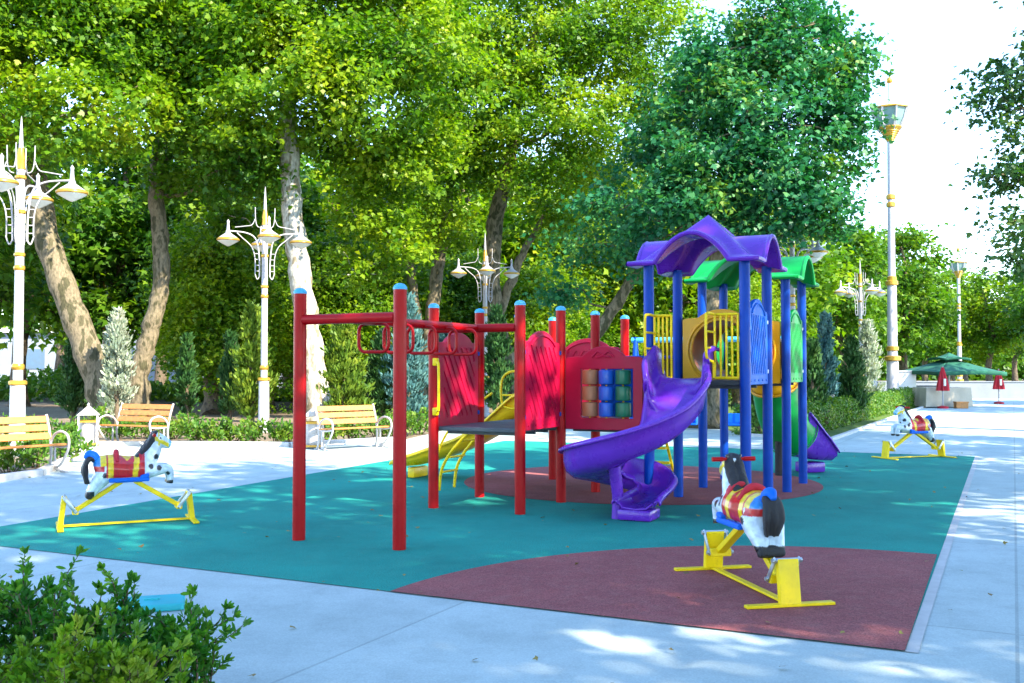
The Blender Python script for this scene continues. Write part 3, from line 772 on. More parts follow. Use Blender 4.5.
    m = MB(); m.box((0, 0, .016), (1.24, .055, .018), None, .004); m.build('tie_bar', 'yellow_metal', root)
    return root
h0 = build_horse()
def place_horse(o, tail_px, head_px, label):
    a_, b_ = g(*tail_px), g(*head_px); c = (a_ + b_) / 2; dd = b_ - a_
    rz = math.atan2(dd.y, dd.x)
    if o is None: o = dup(h0, (c.x, c.y, .014), rz, label)
    else: o.location = (c.x, c.y, .014); o.rotation_euler = (0, 0, rz)
    tag(o, label, 'rocking horse', 'rocking horses around the play area'); return o
horse_far = place_horse(None, (938, 457.4), (889, 459.2), 'rocking horse facing left at the far corner of the green floor')
horse_left = place_horse(None, (62, 529), (190, 521), 'pale blue rocking horse seen side on near the benches, facing right')
place_horse(h0, (787, 607), (715, 572), 'rocking horse with black mane and tail seen from behind on the maroon floor')

# ------------------------------------------------------------------ benches, bins
def build_bench():
    root = thing('park_bench'); L = 1.42
    for x in (-L / 2 + .02, L / 2 - .02):
        m = MB()
        m.tube(spline([(x, .30, .0), (x, .22, .04), (x, .17, .22), (x, .18, .42), (x, .245, .66), (x, .33, .88)], 6), .022, 8)     # back leg and back post
        m.tube(spline([(x, -.26, .0), (x, -.13, .02), (x, .06, .06), (x, -.1, .10), (x, -.30, .30), (x, -.36, .46), (x, -.30, .585), (x, -.12, .63), (x, .06, .58), (x, .16, .48), (x, .18, .42)], 6), .02, 8)
        m.tube(spline([(x, -.33, .41), (x, -.1, .385), (x, .18, .40)], 6), .018, 8)
        m.tube([(x, .06, .4), (x, .05, .03)], .02, 8); m.box((x, -.24, .012), (.06, .12, .024), None, .005); m.box((x, .26, .012), (.06, .12, .024), None, .005); m.box((x, .05, .012), (.06, .1, .024), None, .005)
        m.build('end_frame', 'white_metal', root, 50)
    m = MB()
    for k in range(3): m.box((0, -.24 + .16 * k, .435 - .012 * k), (L, .13, .03), None, .006)
    m.build('seat', 'wood_orange', root)
    m = MB()
    for (y, z) in ((.205, .55), (.25, .68), (.30, .81)): m.box((0, y, z), (L, .028, .11), Matrix.Rotation(-.33, 3, 'X'), .006)
    m.build('backrest', 'wood_orange', root)
    return root
be = build_bench()
GB = 'white scrolled park benches'
def face_rz(fx, fy): return math.atan2(fy, fx) + PI / 2      # local -y faces (fx, fy)
def place_bench(o, p, f, label):
    if o is None: o = dup(be, (p[0], p[1], .02), face_rz(*f))
    o.location = (p[0], p[1], .006); o.rotation_euler = (0, 0, face_rz(*f)); tag(o, label, 'bench', GB); return o
p = g(40, 474) + Vector((-.33, -.18, 0))
place_bench(None, p, (.80, -.60), 'pale sunlit park bench with white scrolled arm cut off by the picture edge')
place_bench(None, g(136, 446), (-.38, -.92), 'park bench with dark orange slats between the bin and the leaning trunks')
place_bench(be, g(353, 449), (.66, -.75), 'park bench with light orange slats seen between the two front red posts')
def build_bin():
    root = thing('litter_bin'); w = .36
    m = MB(); m.lathe([(.15, .03), (.165, .05), (.165, .5), (.16, .52)], (0, 0, 0), 14); m.build('bucket', 'white_metal', root, 40)
    m = MB()
    for sx in (-1, 1):
        for sy in (-1, 1): m.box((sx * w / 2, sy * w / 2, .33), (.035, .035, .66), None, .004)
    m.build('frame', 'white_metal', root)
    for z in (.06, .53):
        m = MB()
        for s in (-1, 1): m.box((0, s * w / 2, z), (w - .04, .028, .04)); m.box((s * w / 2, 0, z), (.028, w - .04, .04))
        m.build('trim', 'gold_metal', root)
    m = MB(); a_ = w / 2 + .04
    m.add([(-a_, -a_, .66), (a_, -a_, .66), (a_, a_, .66), (-a_, a_, .66), (0, -a_, .86), (0, a_, .86)], [(3, 2, 1, 0), (0, 1, 4), (2, 3, 5), (1, 2, 5, 4), (3, 0, 4, 5)])
    m.lathe([(.02, .84), (.028, .88), (.0, .92)], (0, 0, 0), 8); m.build('roof', 'white_metal', root)
    return root
bn = build_bin(); tag(bn, 'white litter bin with pointed roof left of the dark orange bench', 'litter bin', 'white litter bins'); bn.location = g(88, 446.5); bn.rotation_euler = (0, 0, .35)
dup(bn, g(314, 448.5), .2, 'white litter bin with pointed roof half hidden by the front red post')

# ------------------------------------------------------------------ lamps
def build_lamp():
    root = thing('street_lamp')
    m = MB(); m.lathe([(.19, 0), (.19, .08), (.145, .12), (.13, 1.35), (.11, 1.40)], (0, 0, 0), 16); m.lathe([(.088, 1.40), (.072, 5.35)], (0, 0, 0), 16); m.build('pole', 'white_metal', root, 40)
    for (z, r, h) in ((1.36, .16, .05), (1.66, .112, .06), (3.5, .098, .05), (3.75, .098, .04), (4.55, .10, .04), (5.2, .10, .04)):
        m = MB(); m.lathe([(r * .8, z - h), (r, z - h / 2), (r, z + h / 2), (r * .8, z + h)], (0, 0, 0), 16); m.build('gold_band', 'gold_metal', root, 40)
    m = MB(); m.lathe([(.085, 5.35), (.07, 5.5), (.08, 5.55), (.045, 5.75)], (0, 0, 0), 12, True, False); sp_ = m.build('spire', 'gold_metal', root, 40)
    m = MB(); m.lathe([(.043, 5.752), (.028, 6.05), (.012, 6.3), (.0, 6.36)], (0, 0, 0), 12); m.build('tip', 'white_metal', sp_, 40)
    for k in range(4):
        a_ = k * PI / 2; ca, sa = math.cos(a_), math.sin(a_)
        P = lambda r, z: (r * ca, r * sa, z)
        arm = MB()
        arm.tube(spline([P(.13, 4.0), P(.14, 4.5), P(.22, 4.95), P(.45, 5.12), P(.9, 5.16)], 6), .019, 8)
        arm.tube(spline([P(.24, 4.1), P(.25, 4.5), P(.34, 4.78), P(.55, 4.98), P(.7, 5.12)], 6), .013, 8)
        arm.tube(spline([P(.12, 5.28), P(.2, 5.32), P(.24, 5.5), P(.25, 5.8)], 6), .011, 8)
        arm.tube(spline([P(.25, 5.5), P(.33, 5.34), P(.5, 5.3), P(.75, 5.26)], 6), .011, 8)
        for z in (4.15, 4.3, 4.45, 4.6): arm.tube([P(.13, z), P(.25, z)], .011, 6)
        arm.tube(spline([P(.13, 4.02), P(.19, 3.94), P(.25, 4.1)], 5), .014, 6)
        ar = arm.build('arm', 'white_metal', root, 50)
        gd = MB(); c = P(.92, 0)
        gd.lathe([(.27, 4.90), (.29, 4.92), (.285, 4.95), (.25, 4.975)], (c[0], c[1], 0), 16)
        hd = MB(); hd.lathe([(.25, 4.975), (.17, 5.03), (.07, 5.10), (.04, 5.2), (.03, 5.36), (.038, 5.4), (.0, 5.46)], (c[0], c[1], 0), 16); h_ = hd.build('lamp_head', 'white_metal', root, 50)
        gl = MB(); gl.lathe([(.01, 4.76), (.08, 4.79), (.19, 4.85), (.268, 4.90)], (c[0], c[1], 0), 16); gl.build('glass', 'lamp_glass', h_, 60)
        gd.build('rim', 'gold_metal', h_, 40)
    return root
GL = 'white and gold four armed street lamps'
lp = build_lamp()
LZ = 18.6
def lamp_at(o, px, Y, rz, label, s=1.0):
    p = at(px, 370, Y); loc = (p.x, Y, 0)
    if o is None: o = dup(lp, loc, rz)
    o.location = loc; o.rotation_euler = (0, 0, rz); o.scale = (s, s, s); tag(o, label, 'street lamp', GL)
lamp_at(lp, 18, 18.6, .12, 'white and gold street lamp standing behind the sunlit bench')
lamp_at(None, 264, 25.8, .35, 'white and gold street lamp in front of the lime green conifer by the litter bin')
lamp_at(None, 485, 34.5, .1, 'white and gold street lamp rising behind the overhead ring beam')
lamp_at(None, 793, 29.0, .6, 'white and gold street lamp showing above the green roof')
lamp_at(None, 861, 43.0, .2, 'white and gold street lamp between the conifers and the tall lantern pole')
lamp_at(None, 104, 46.0, .5, 'white and gold street lamp far back between the leaning trunks')
lamp_at(None, 186 * 1.0, 52.0, .3, 'white and gold street lamp deep in the dark trees behind the bench')

def build_tall():
    root = thing('lantern_pole'); H = 12.0
    m = MB(); m.lathe([(.34, 0), (.34, .2), (.27, .3), (.25, 2.0), (.22, 2.1), (.20, 5.5), (.16, 5.7), (.14, H)], (0, 0, 0), 18)
    m.lathe([(.075, H + 1.4), (.065, H + 2.75)], (0, 0, 0), 10); m.build('pole', 'white_metal', root, 40)
    for (z, r) in ((.45, .34), (2.05, .36), (2.5, .27), (5.5, .27), (5.7, .2), (9.1, .21), (9.45, .21)):
        m = MB(); m.lathe([(r * .75, z - .12), (r, z - .08), (r, z + .08), (r * .75, z + .12)], (0, 0, 0), 18)
        m.build('gold_band', 'gold_metal', root, 40)
    m = MB()
    for k in range(6): m.lathe([(.14 + .045 * k, H + .085 * k), (.18 + .045 * k, H + .03 + .085 * k), (.16 + .045 * k, H + .09 + .085 * k)], (0, 0, 0), 16)
    m.lathe([(.38, H + .48), (.52, H + .64), (.50, H + .68)], (0, 0, 0), 16); m.build('neck', 'gold_metal', root, 40)
    m = MB(); m.lathe([(.46, H + .66), (.62, H + 1.0), (.76, H + 1.5)], (0, 0, 0), 8); m.build('glass', 'teal_glass', root)
    m = MB()
    for k in range(8):
        a_ = 2 * PI * (k) / 8; m.tube([(.46 * math.cos(a_), .46 * math.sin(a_), H + .66), (.64 * math.cos(a_), .64 * math.sin(a_), H + 1.0), (.78 * math.cos(a_), .78 * math.sin(a_), H + 1.5)], .045, 6)
        m.tube(spline([(.45 * math.cos(a_), .45 * math.sin(a_), H + .45), (.70 * math.cos(a_), .70 * math.sin(a_), H + .8), (.80 * math.cos(a_), .75 * math.sin(a_), H + 1.2), (.83 * math.cos(a_), .83 * math.sin(a_), H + 1.5)], 4), .022, 6)
    m.build('bars', 'white_metal', root, 40)
    m = MB(); m.lathe([(.70, H + 1.46), (.87, H + 1.5), (.85, H + 1.56), (.66, H + 1.62), (.3, H + 1.68), (.06, H + 1.74)], (0, 0, 0), 8); m.build('rim', 'gold_metal', root)
    m = MB(); m.lathe([(.0, H + 2.68), (.11, H + 2.74), (.15, H + 2.85), (.11, H + 2.96), (.0, H + 3.02)], (0, 0, 0), 14); m.build('ball', 'gold_metal', root, 60)
    return root
tl = build_tall()
p = at(893, 400, 45.0); tl.location = (p.x, 45.0, .1); tag(tl, 'tall pole with golden bowl lantern rising against the sky beside the planter', 'lamp post', 'tall lantern poles'); tl.scale = (1, 1, .985)
p = at(960, 400, 96.0); dup(tl, (p.x, 96.0, -1.4), .3, 'tall pole with golden bowl lantern far off behind the green parasol')

# ------------------------------------------------------------------ planter, walls, stall on the right
m = MB(); p0 = at(893, 400, 45)
def ring_box(m, cx_, cy_, w_, d_, h_, t_, rot=0):
    Rm = Matrix.Rotation(rot, 3, 'Z')
    for (dx, dy, ww, dd) in ((0, -d_ / 2, w_, t_), (0, d_ / 2, w_, t_), (-w_ / 2, 0, t_, d_ - t_ - .004), (w_ / 2, 0, t_, d_ - t_ - .004)):
        q = Rm @ Vector((dx, dy, 0)); m.box((cx_ + q.x, cy_ + q.y, h_ / 2), (ww, dd, h_), Rm, .02)
ring_box(m, p0.x + .1, 45.0, 2.9, 2.9, .55, .2)
pt = m.build('planter', 'wall_grey'); tag(pt, 'low grey square planter wall around the tall lantern pole', 'planter')
m = MB(); m.box((p0.x + .1, 45, .46), (2.68, 2.68, .02)); m.build('earth', 'soil', pt)
for dx, lab in ((-1.05, 'white board panel standing left of the tall lantern pole'), (1.05, 'white board panel standing right of the tall lantern pole')):
    m = MB(); m.box((p0.x + dx * .85 + .05, 45.75, .47 + .55), (.8, .1, 1.1), None, .02); o = m.build('white_board', 'wall_white'); tag(o, lab, 'board', 'white boards by the tall pole')
    m = MB(); m.box((p0.x + dx * .85 + .05, 45.69, .47 + 1.06), (.84, .05, .06)); m.build('trim', 'white_metal', o)
c2 = g(838, 404)
m = MB(); ring_box(m, c2.x - .6, c2.y + 1, 4.0, 2.2, .35, .2); pt = m.build('planter', 'wall_grey'); tag(pt, 'low pale planter kerb box behind the clipped hedge and conifers', 'planter')
m = MB(); m.box((c2.x - .6, c2.y + 1, .28), (3.78, 1.98, .02)); m.build('earth', 'soil', pt)
m = MB(); m.box((32, 57, .45), (28, .4, .9), None, .02); m.box((32, 57, .93), (28.2, .5, .06), None, .01); w_ = m.build('low_wall', 'wall_grey'); tag(w_, 'long low grey wall running behind the green parasol stall', 'wall')
# parasol
pu = g(968, 405); 
um = thing('parasol', (pu.x - .85, pu.y, 0), .22, 'large green market parasol with a double tiered canopy over the stall', 'parasol')
m = MB(); m.lathe([(.04, 0), (.04, 2.2)], (-.0, 0, 0), 10); m.lathe([(.3, 0), (.3, .06), (.06, .1)], (0, 0, 0), 14); m.build('pole', 'white_metal', um, 40)
def pyr(m, r, z0, z1, val):
    n = 4; rim = [Vector((r * math.cos(PI / 4 + k * PI / 2), r * math.sin(PI / 4 + k * PI / 2), z0)) for k in range(4)]
    apex = Vector((0, 0, z1)); S_ = 10
    for k in range(4):
        a_, b_ = rim[k], rim[(k + 1) % 4]
        vs = []; fs = []
        for i in range(S_ + 1):
            for j in range(S_ + 1):
                t = i / S_; q = a_.lerp(b_, j / S_); p_ = apex.lerp(q, t)
                p_.z -= .10 * math.sin(PI * t) * .6 + .06 * math.sin(PI * j / S_) * -t
                vs.append(p_)
        c_ = S_ + 1
        for j in range(c_): q = vs[S_ * c_ + j]; vs.append(q - Vector((0, 0, val)))
        for i in range(S_ + 1):
            for j in range(S_): fs.append((i * c_ + j, (i + 1) * c_ + j, (i + 1) * c_ + j + 1, i * c_ + j + 1))
        m.add(vs, fs)
m = MB(); pyr(m, 2.4, 1.50, 2.2, .16); cn = m.build('canopy', 'canvas_green', um, 30); s_ = cn.modifiers.new('t', 'SOLIDIFY'); s_.thickness = .012
m = MB(); pyr(m, .95, 2.12, 2.4, .1); c3 = m.build('upper_canopy', 'canvas_green', um, 30); s_ = c3.modifiers.new('t', 'SOLIDIFY'); s_.thickness = .012
for k in range(4):
    a_ = PI / 4 + k * PI / 2; m = MB(); m.tube([(0, 0, 1.68), (2.2 * math.cos(a_), 2.2 * math.sin(a_), 1.52)], .015, 6); m.build('rib', 'white_metal', um)
# table with cloth
tp_ = g(947, 408)
m = MB(); nseg = 40
def cloth(m, w_, d_, h_):
    prof = []
    for k in range(nseg):
        t = k / nseg * 4; s = int(t); f = t - s
        cs = [(-1, -1), (1, -1), (1, 1), (-1, 1)]; a_, b_ = cs[s], cs[(s + 1) % 4]
        prof.append(((a_[0] + (b_[0] - a_[0]) * f) * w_ / 2, (a_[1] + (b_[1] - a_[1]) * f) * d_ / 2))
    vs = [(x, y, h_) for x, y in prof] + [(x * 1.02 + .05 * math.sin(i * 2.1), y * 1.02 + .05 * math.cos(i * 1.7), .06) for i, (x, y) in enumerate(prof)]
    m.add(vs, [tuple(range(nseg))] + [(i, nseg + i, nseg + (i + 1) % nseg, (i + 1) % nseg) for i in range(nseg)])
cloth(m, 2.1, 1.0, .86); o = m.build('stall_table', 'cloth_beige', None, 40); o.location = (tp_.x, tp_.y + .5, 0); o.rotation_euler = (0, 0, .2); tag(o, 'stall table draped in beige cloth under the green parasol', 'table')
tp2 = g(925, 404); m = MB(); cloth(m, 1.6, 1.0, .86); o = m.build('stall_table', 'wall_grey', None, 40); o.location = (tp2.x, tp2.y + .6, 0); o.rotation_euler = (0, 0, .2); tag(o, 'grey draped table beside the planter, left of the beige stall table', 'table')
def closed_parasol(p, h, label, base=True):
    r_ = thing('closed_parasol', p, 0, label, 'parasol', 'closed red parasols')
    m = MB(); m.lathe([(.03, 0), (.03, h)], (0, 0, 0), 8); m.build('pole', 'white_metal', r_, 40)
    m = MB(); n = 16; vs = []; fs = []
    for i, (r0, z) in enumerate(((.27, h * .42), (.24, h * .55), (.16, h * .75), (.05, h * .97), (.0, h))):
        for j in range(n): vs.append(((r0 * (1 if j % 2 else .6)) * math.cos(2 * PI * j / n), (r0 * (1 if j % 2 else .6)) * math.sin(2 * PI * j / n), z))
    for i in range(4):
        for j in range(n): fs.append((i * n + j, i * n + (j + 1) % n, (i + 1) * n + (j + 1) % n, (i + 1) * n + j))
    m.add(vs, fs); m.build('canopy', 'canvas_red', r_)
    m = MB(); m.box((0, -.2, h * .62), (.1, .06, .3), None, .02); m.build('white_stripe', 'canvas_white', r_)
    m = MB(); m.lathe([(.22, 0), (.22, .08), (.05, .12)], (0, 0, 0), 12); m.build('base', 'canvas_red', r_, 40)
closed_parasol(g(943, 408.5), 1.75, 'closed red and white parasol standing in front of the stall tables')
closed_parasol(g(999, 404), 1.65, 'closed red parasol right of the green parasol pole')
m = MB(); m.box((0, 0, .12), (.5, .3, .24), None, .02); m.box((0, 0, .26), (.54, .34, .05), None, .01); o = m.build('crate', 'wood_orange'); q = g(961, 408.5); o.location = q; tag(o, 'small orange box on the paving in front of the beige stall table', 'box')

# ------------------------------------------------------------------ foliage machinery
def leaves_mesh(name, P, Nn, Tt, size, shape, mat, curl=0.12):
    """one mesh of leaf-sized faces. P centres, Nn normals, Tt tip directions, size per leaf"""
    shp = np.array(shape, float); k = len(shp); n = len(P)
    B = np.cross(Nn, Tt); B /= np.linalg.norm(B, axis=1, keepdims=True) + 1e-9
    V = (P[:, None, :] + (shp[None, :, 0, None] * Tt[:, None, :] + shp[None, :, 1, None] * B[:, None, :] - (curl * (shp[:, 0] ** 2 + 1.2 * np.abs(shp[:, 1])))[None, :, None] * Nn[:, None, :]) * size[:, None, None])
    me = bpy.data.meshes.new(name)
    me.vertices.add(n * k); me.vertices.foreach_set('co', V.astype(np.float32).ravel())
    me.loops.add(n * k); me.loops.foreach_set('vertex_index', np.arange(n * k, dtype=np.int32))
    me.polygons.add(n); me.polygons.foreach_set('loop_start', (np.arange(n) * k).astype(np.int32))
    me.update(calc_edges=True)
    me.materials.append(MATS[mat])
    return me
STAR = [(0, .04), (.12, .32), (.38, .55), (.45, .24), (.68, .30), (.72, .14), (1.0, 0), (.72, -.14), (.68, -.30), (.45, -.24), (.38, -.55), (.12, -.32), (0, -.04)]
MAPLE = [(0, .03), (.30, .5), (.48, .2), (1.0, 0), (.48, -.2), (.30, -.5), (0, -.03)]
OVAL = [(0, .02), (.35, .22), (.7, .2), (1, 0), (.7, -.2), (.35, -.22), (0, -.02)]
QUAD = [(0, 0), (.45, .38), (1, 0), (.45, -.38)]
NEED = [(0, .06), (.6, .11), (1, 0), (.6, -.11), (0, -.06)]
def norm(a): return a / (np.linalg.norm(a, axis=1, keepdims=True) + 1e-9)
def clumps_from_lobes(lobes, per, rng, fill=2.0):
    C = []; OUT = []
    for (cx_, cy_, cz, rx, ry, rz) in lobes:
        n = max(5, int(per * (rx * ry * rz) ** (2 / 3)))
        d = norm(rng.normal(size=(n, 3))); r = rng.uniform(0, 1, n) ** (1 / fill) * (1 + .12 * rng.normal(size=n))
        C.append(d * r[:, None] * np.array([rx, ry, rz]) + np.array([cx_, cy_, cz])); OUT.append(d)
    return np.concatenate(C), np.concatenate(OUT)
def crown_leaves(C, OUT, nper, spread, size, rng, droop=.5, up=.9):
    n = len(C)
    sizes_c = rng.uniform(.6, 1.5, n)
    cnt = np.maximum(3, (nper * sizes_c * rng.uniform(.6, 1.4, n)).astype(int))
    idx = np.repeat(np.arange(n), cnt); m = len(idx)
    off = rng.normal(size=(m, 3)) * np.array([1, 1, .6]) * (spread * sizes_c[idx])[:, None]
    P = C[idx] + off
    Nn = norm(rng.normal(size=(m, 3)) * .75 + np.array([0, 0, up]) + OUT[idx] * .45)
    Tt = rng.normal(size=(m, 3)) + OUT[idx] * .5 + np.array([0, 0, -droop])
    Tt = norm(Tt - Nn * np.sum(Nn * Tt, 1, keepdims=True))
    return P, Nn, Tt, size * rng.uniform(.55, 1.4, m)
def limb(m, a_, b_, r0, r1, rng, sag=.0, n=8, bend=.12):
    a_, b_ = Vector(a_), Vector(b_); L = (b_ - a_).length
    mids = []
    for t in (.33, .66):
        p_ = a_.lerp(b_, t) + Vector(rng.normal(size=3)) * L * bend * .6; p_.z += sag * L * (1 if t < .5 else .8); mids.append(p_)
    pts = spline([a_] + mids + [b_], 4); m.tube(pts, lerps([r0, r0 + (r1 - r0) * .4, r0 + (r1 - r0) * .75, r1], 4), n)
def tree(name, base, trunks, lobes, seed, label, cat='tree', group=None, leaf='leaf_plane', bark='plane_bark', size=.2, per=26, nper=26, spread=.34, shape=MAPLE, twigs=5, fill=2.0, rlimb=.10, root_flare=True, extra_limbs=(), maxlimb=99):
    """trunks: list of ([points], [radii]) in local coordinates; lobes: ellipsoids in local coordinates"""
    rng = np.random.default_rng(seed)
    root = thing(name, base, 0, label, cat, group)
    m = MB()
    for pts, rs in trunks:
        pts = [Vector(p_) for p_ in pts]
        rs = list(rs) + [rs[-1]] * (len(pts) - len(rs)); P = spline(pts, 7); Rr = lerps(rs[:len(pts)], 7)
        if root_flare: Rr = [r * (1 + .55 * math.exp(-max(0, q.z) / .35)) for r, q in zip(Rr, P)]
        Rr = [r * (1 + .06 * math.sin(i * 1.7 + seed)) for i, r in enumerate(Rr)]
        m.tube([p_ + Vector((rng.normal() * .02, rng.normal() * .02, 0)) for p_ in P], Rr, 14)
    tops = [Vector(t[0][-1]) for t in trunks]; allp = [(Vector(p_), r) for pts, rs in trunks for p_, r in list(zip(spline(pts, 4), lerps((list(rs) + [rs[-1]] * len(pts))[:len(pts)], 4)))[len(pts):]]
    C, OUT = clumps_from_lobes(lobes, per * (.74 if size < .25 else 1), rng, fill)
    for li, (cx_, cy_, cz, rx, ry, rz) in enumerate(lobes):
        c = Vector((cx_, cy_, cz))
        low = [q for q in allp if q[0].z < cz - .15 * rz] or allp[:3]
        a_, ra = min(low, key=lambda q: (q[0] - c).length + abs(q[0].z - (cz - .6 * rz)) * .6)
        r0 = min(ra * .6, rlimb * (rx * ry * rz) ** (1 / 3) * .5)
        if (a_ - c).length < maxlimb: limb(m, a_, c, max(.035, r0), max(.02, r0 * .4), rng, .06)
        near = [C[i] for i in rng.permutation(len(C)) if np.linalg.norm((C[i] - np.array(c)) / np.array([rx, ry, rz])) < 1.15][:twigs]
        for q in near: limb(m, c.lerp(a_, .25 * rng.uniform()), q, max(.018, r0 * .35), .01, rng, .05, 5)
    for (a_, b_, r0, r1) in extra_limbs: limb(m, a_, b_, r0, r1, rng, 0, 10, .06)
    m.build('trunk', bark, root, 60)
    if size < .25: size *= .74; nper = nper * 2.3; spread *= .82
    me = leaves_mesh('crown', *crown_leaves(C, OUT, nper, spread, size, rng), shape, leaf)
    link_mesh('crown', me, None, root)
    return root
def rel(base, pts): return [Vector(p_) - Vector(base) for p_ in pts]

# main plane trees, trunks read from the photograph's ground points and silhouettes
def trunk_px(base, pxs, Y, dY=None):
    out = []
    for i, (x, y) in enumerate(pxs):
        yy = Y + (dY[i] if dY else 0); out.append(at(x, y, yy) - Vector(base))
    return out
TREES = []
def lobes_px(base, items):
    """items: (px, py, depth, rx, ry, rz)"""
    out = []
    for (x, y, Y, rx, ry, rz) in items:
        q = at(x, y, Y) - Vector(base); out.append((q.x, q.y, q.z, rx, ry, rz))
    return out
GT = 'plane trees behind the benches'
b1 = at(112, 370, 28.0); b1.z = 0
tree('plane_tree', b1, [([(0, 0, -.1)] + trunk_px(b1, [(100, 385), (78, 325), (52, 255), (38, 190), (28, 120), (15, 40)], 28), [.44, .42, .37, .34, .31, .27, .22, .16])],
     lobes_px(b1, [(30, 40, 27, 2.6, 2.4, 1.9), (90, 110, 26.5, 2.0, 2.0, 1.5), (-20, 130, 26.5, 2.0, 2, 1.6), (110, 0, 28, 2.8, 2.6, 2.2), (-40, 20, 26, 2.6, 2.4, 2), (60, -60, 28, 3.5, 3, 2.5), (150, 75, 29, 1.8, 1.8, 1.4), (30, 200, 29.5, 1.4, 1.3, .9)]),
     21, 'big plane tree with a pale trunk leaning left behind the dark orange bench', 'tree', GT, 'leaf_yellow', size=.19, shape=STAR, nper=30)
b2 = at(143, 370, 30.0); b2.z = 0
tree('plane_tree', b2, [([(0, 0, -.1)] + trunk_px(b2, [(138, 385), (146, 345), (158, 300), (161, 240), (156, 180), (170, 100), (190, 30)], 30), [.33, .31, .27, .25, .24, .22, .19, .16, .12])],
     lobes_px(b2, [(180, 60, 30, 2.6, 2.4, 2.0), (230, 20, 31, 2.6, 2.4, 2), (215, 130, 29.5, 2.0, 2, 1.5), (140, 20, 31, 2.4, 2.2, 2), (200, -50, 31, 3.4, 3, 2.4), (250, 175, 29.3, 1.6, 1.5, 1.1), (180, 185, 30.5, 1.4, 1.3, .9)]),
     22, 'plane tree with a slender bending brown trunk right of the pale leaning one', 'tree', GT, 'leaf_plane', 'plane_bark', size=.19, shape=STAR, nper=28)
b3 = at(322, 370, 29.0); b3.z = 0
tree('plane_tree', b3, [([(0, 0, -.1)] + trunk_px(b3, [(318, 400), (310, 340), (299, 270), (292, 200), (288, 130), (295, 50), (310, -40)], 29), [.44, .38, .34, .32, .30, .27, .22, .16])],
     lobes_px(b3, [(290, 40, 28.5, 2.6, 2.4, 2.1), (350, 80, 27.5, 2.2, 2.2, 1.7), (400, 150, 29.8, 2.0, 1.7, 1.5), (375, 215, 30.4, 1.6, 1.4, 1.2), (358, 272, 30.6, 1.1, 1.0, .8), (250, 110, 28, 2.0, 2, 1.5), (420, 60, 28.5, 2.2, 2.2, 1.8), (320, -40, 29, 3.4, 3, 2.5), (240, 20, 29, 2.2, 2.2, 1.8), (390, -30, 29, 2.8, 2.6, 2.2), (345, 140, 30.4, 1.5, 1.4, 1.2), (240, 225, 31.5, 1.3, 1.3, .9), (405, 250, 30.0, .9, .9, .6)]),
     23, 'plane tree with a straight white flaking trunk rising behind the front red post', 'tree', GT, 'leaf_yellow', 'white_bark', size=.19, shape=STAR, nper=32, rlimb=.05, maxlimb=1.9)
b4 = at(428, 370, 37.0); b4.z = 0
tree('plane_tree', b4, [([(0, 0, -.1)] + trunk_px(b4, [(428, 380), (430, 330), (438, 270), (448, 210), (452, 140)], 37), [.34, .3, .26, .23, .18, .12]), ([(-.3, 0, -.1)] + trunk_px(b4, [(422, 350), (415, 300), (408, 250), (398, 190)], 37), [.2, .18, .17, .14, .09]), ([(-1.5, .4, -.1)] + trunk_px(b4, [(385, 370), (376, 310), (392, 240), (390, 180)], 37.4), [.22, .2, .18, .14, .09])],
     lobes_px(b4, [(440, 120, 36.5, 2.6, 2.5, 2.2), (400, 170, 36, 2.2, 2.2, 1.7), (470, 60, 37, 3, 2.8, 2.4), (420, 10, 37, 3.4, 3, 2.6), (480, 160, 36, 1.8, 1.8, 1.4), (440, 225, 36.5, 1.6, 1.6, 1.0), (395, 280, 38, 1.6, 1.5, .9)]),
     24, 'plane tree with three thin pale stems behind the ring beam', 'tree', GT, 'leaf_yellow', size=.2, shape=MAPLE, nper=28)
b5 = at(520, 370, 36.0); b5.z = 0
tree('plane_tree', b5, [([(0, 0, -.1)] + trunk_px(b5, [(516, 395), (500, 340), (491, 285), (493, 240), (500, 200), (510, 160), (520, 90), (540, 20)], 36), [.42, .38, .36, .34, .31, .28, .24, .18, .12]), (trunk_px(b5, [(493, 330), (508, 290), (522, 255), (545, 215)], 36), [.2, .17, .14, .08])],
     lobes_px(b5, [(520, 60, 35.5, 2.8, 2.6, 2.2), (560, 120, 35, 2.6, 2.5, 2.0), (575, 30, 36, 3, 2.8, 2.4), (630, 40, 36, 2.6, 2.5, 2.2), (600, 170, 35, 2.2, 2.2, 1.6), (490, 130, 35, 1.8, 1.8, 1.3), (540, -40, 36, 3.5, 3, 2.4), (560, 220, 35, 1.5, 1.5, 1.0), (650, 110, 36.5, 2.4, 2.3, 1.9), (655, -5, 36, 1.6, 1.5, 1.2), (525, 185, 34.6, .9, .9, .6)]),
     25, 'plane tree with a grey forked trunk leaning over the arched red panels', 'tree', GT, 'leaf_yellow', size=.2, shape=MAPLE, nper=28)
b6 = at(705, 370, 27.5); b6.z = 0
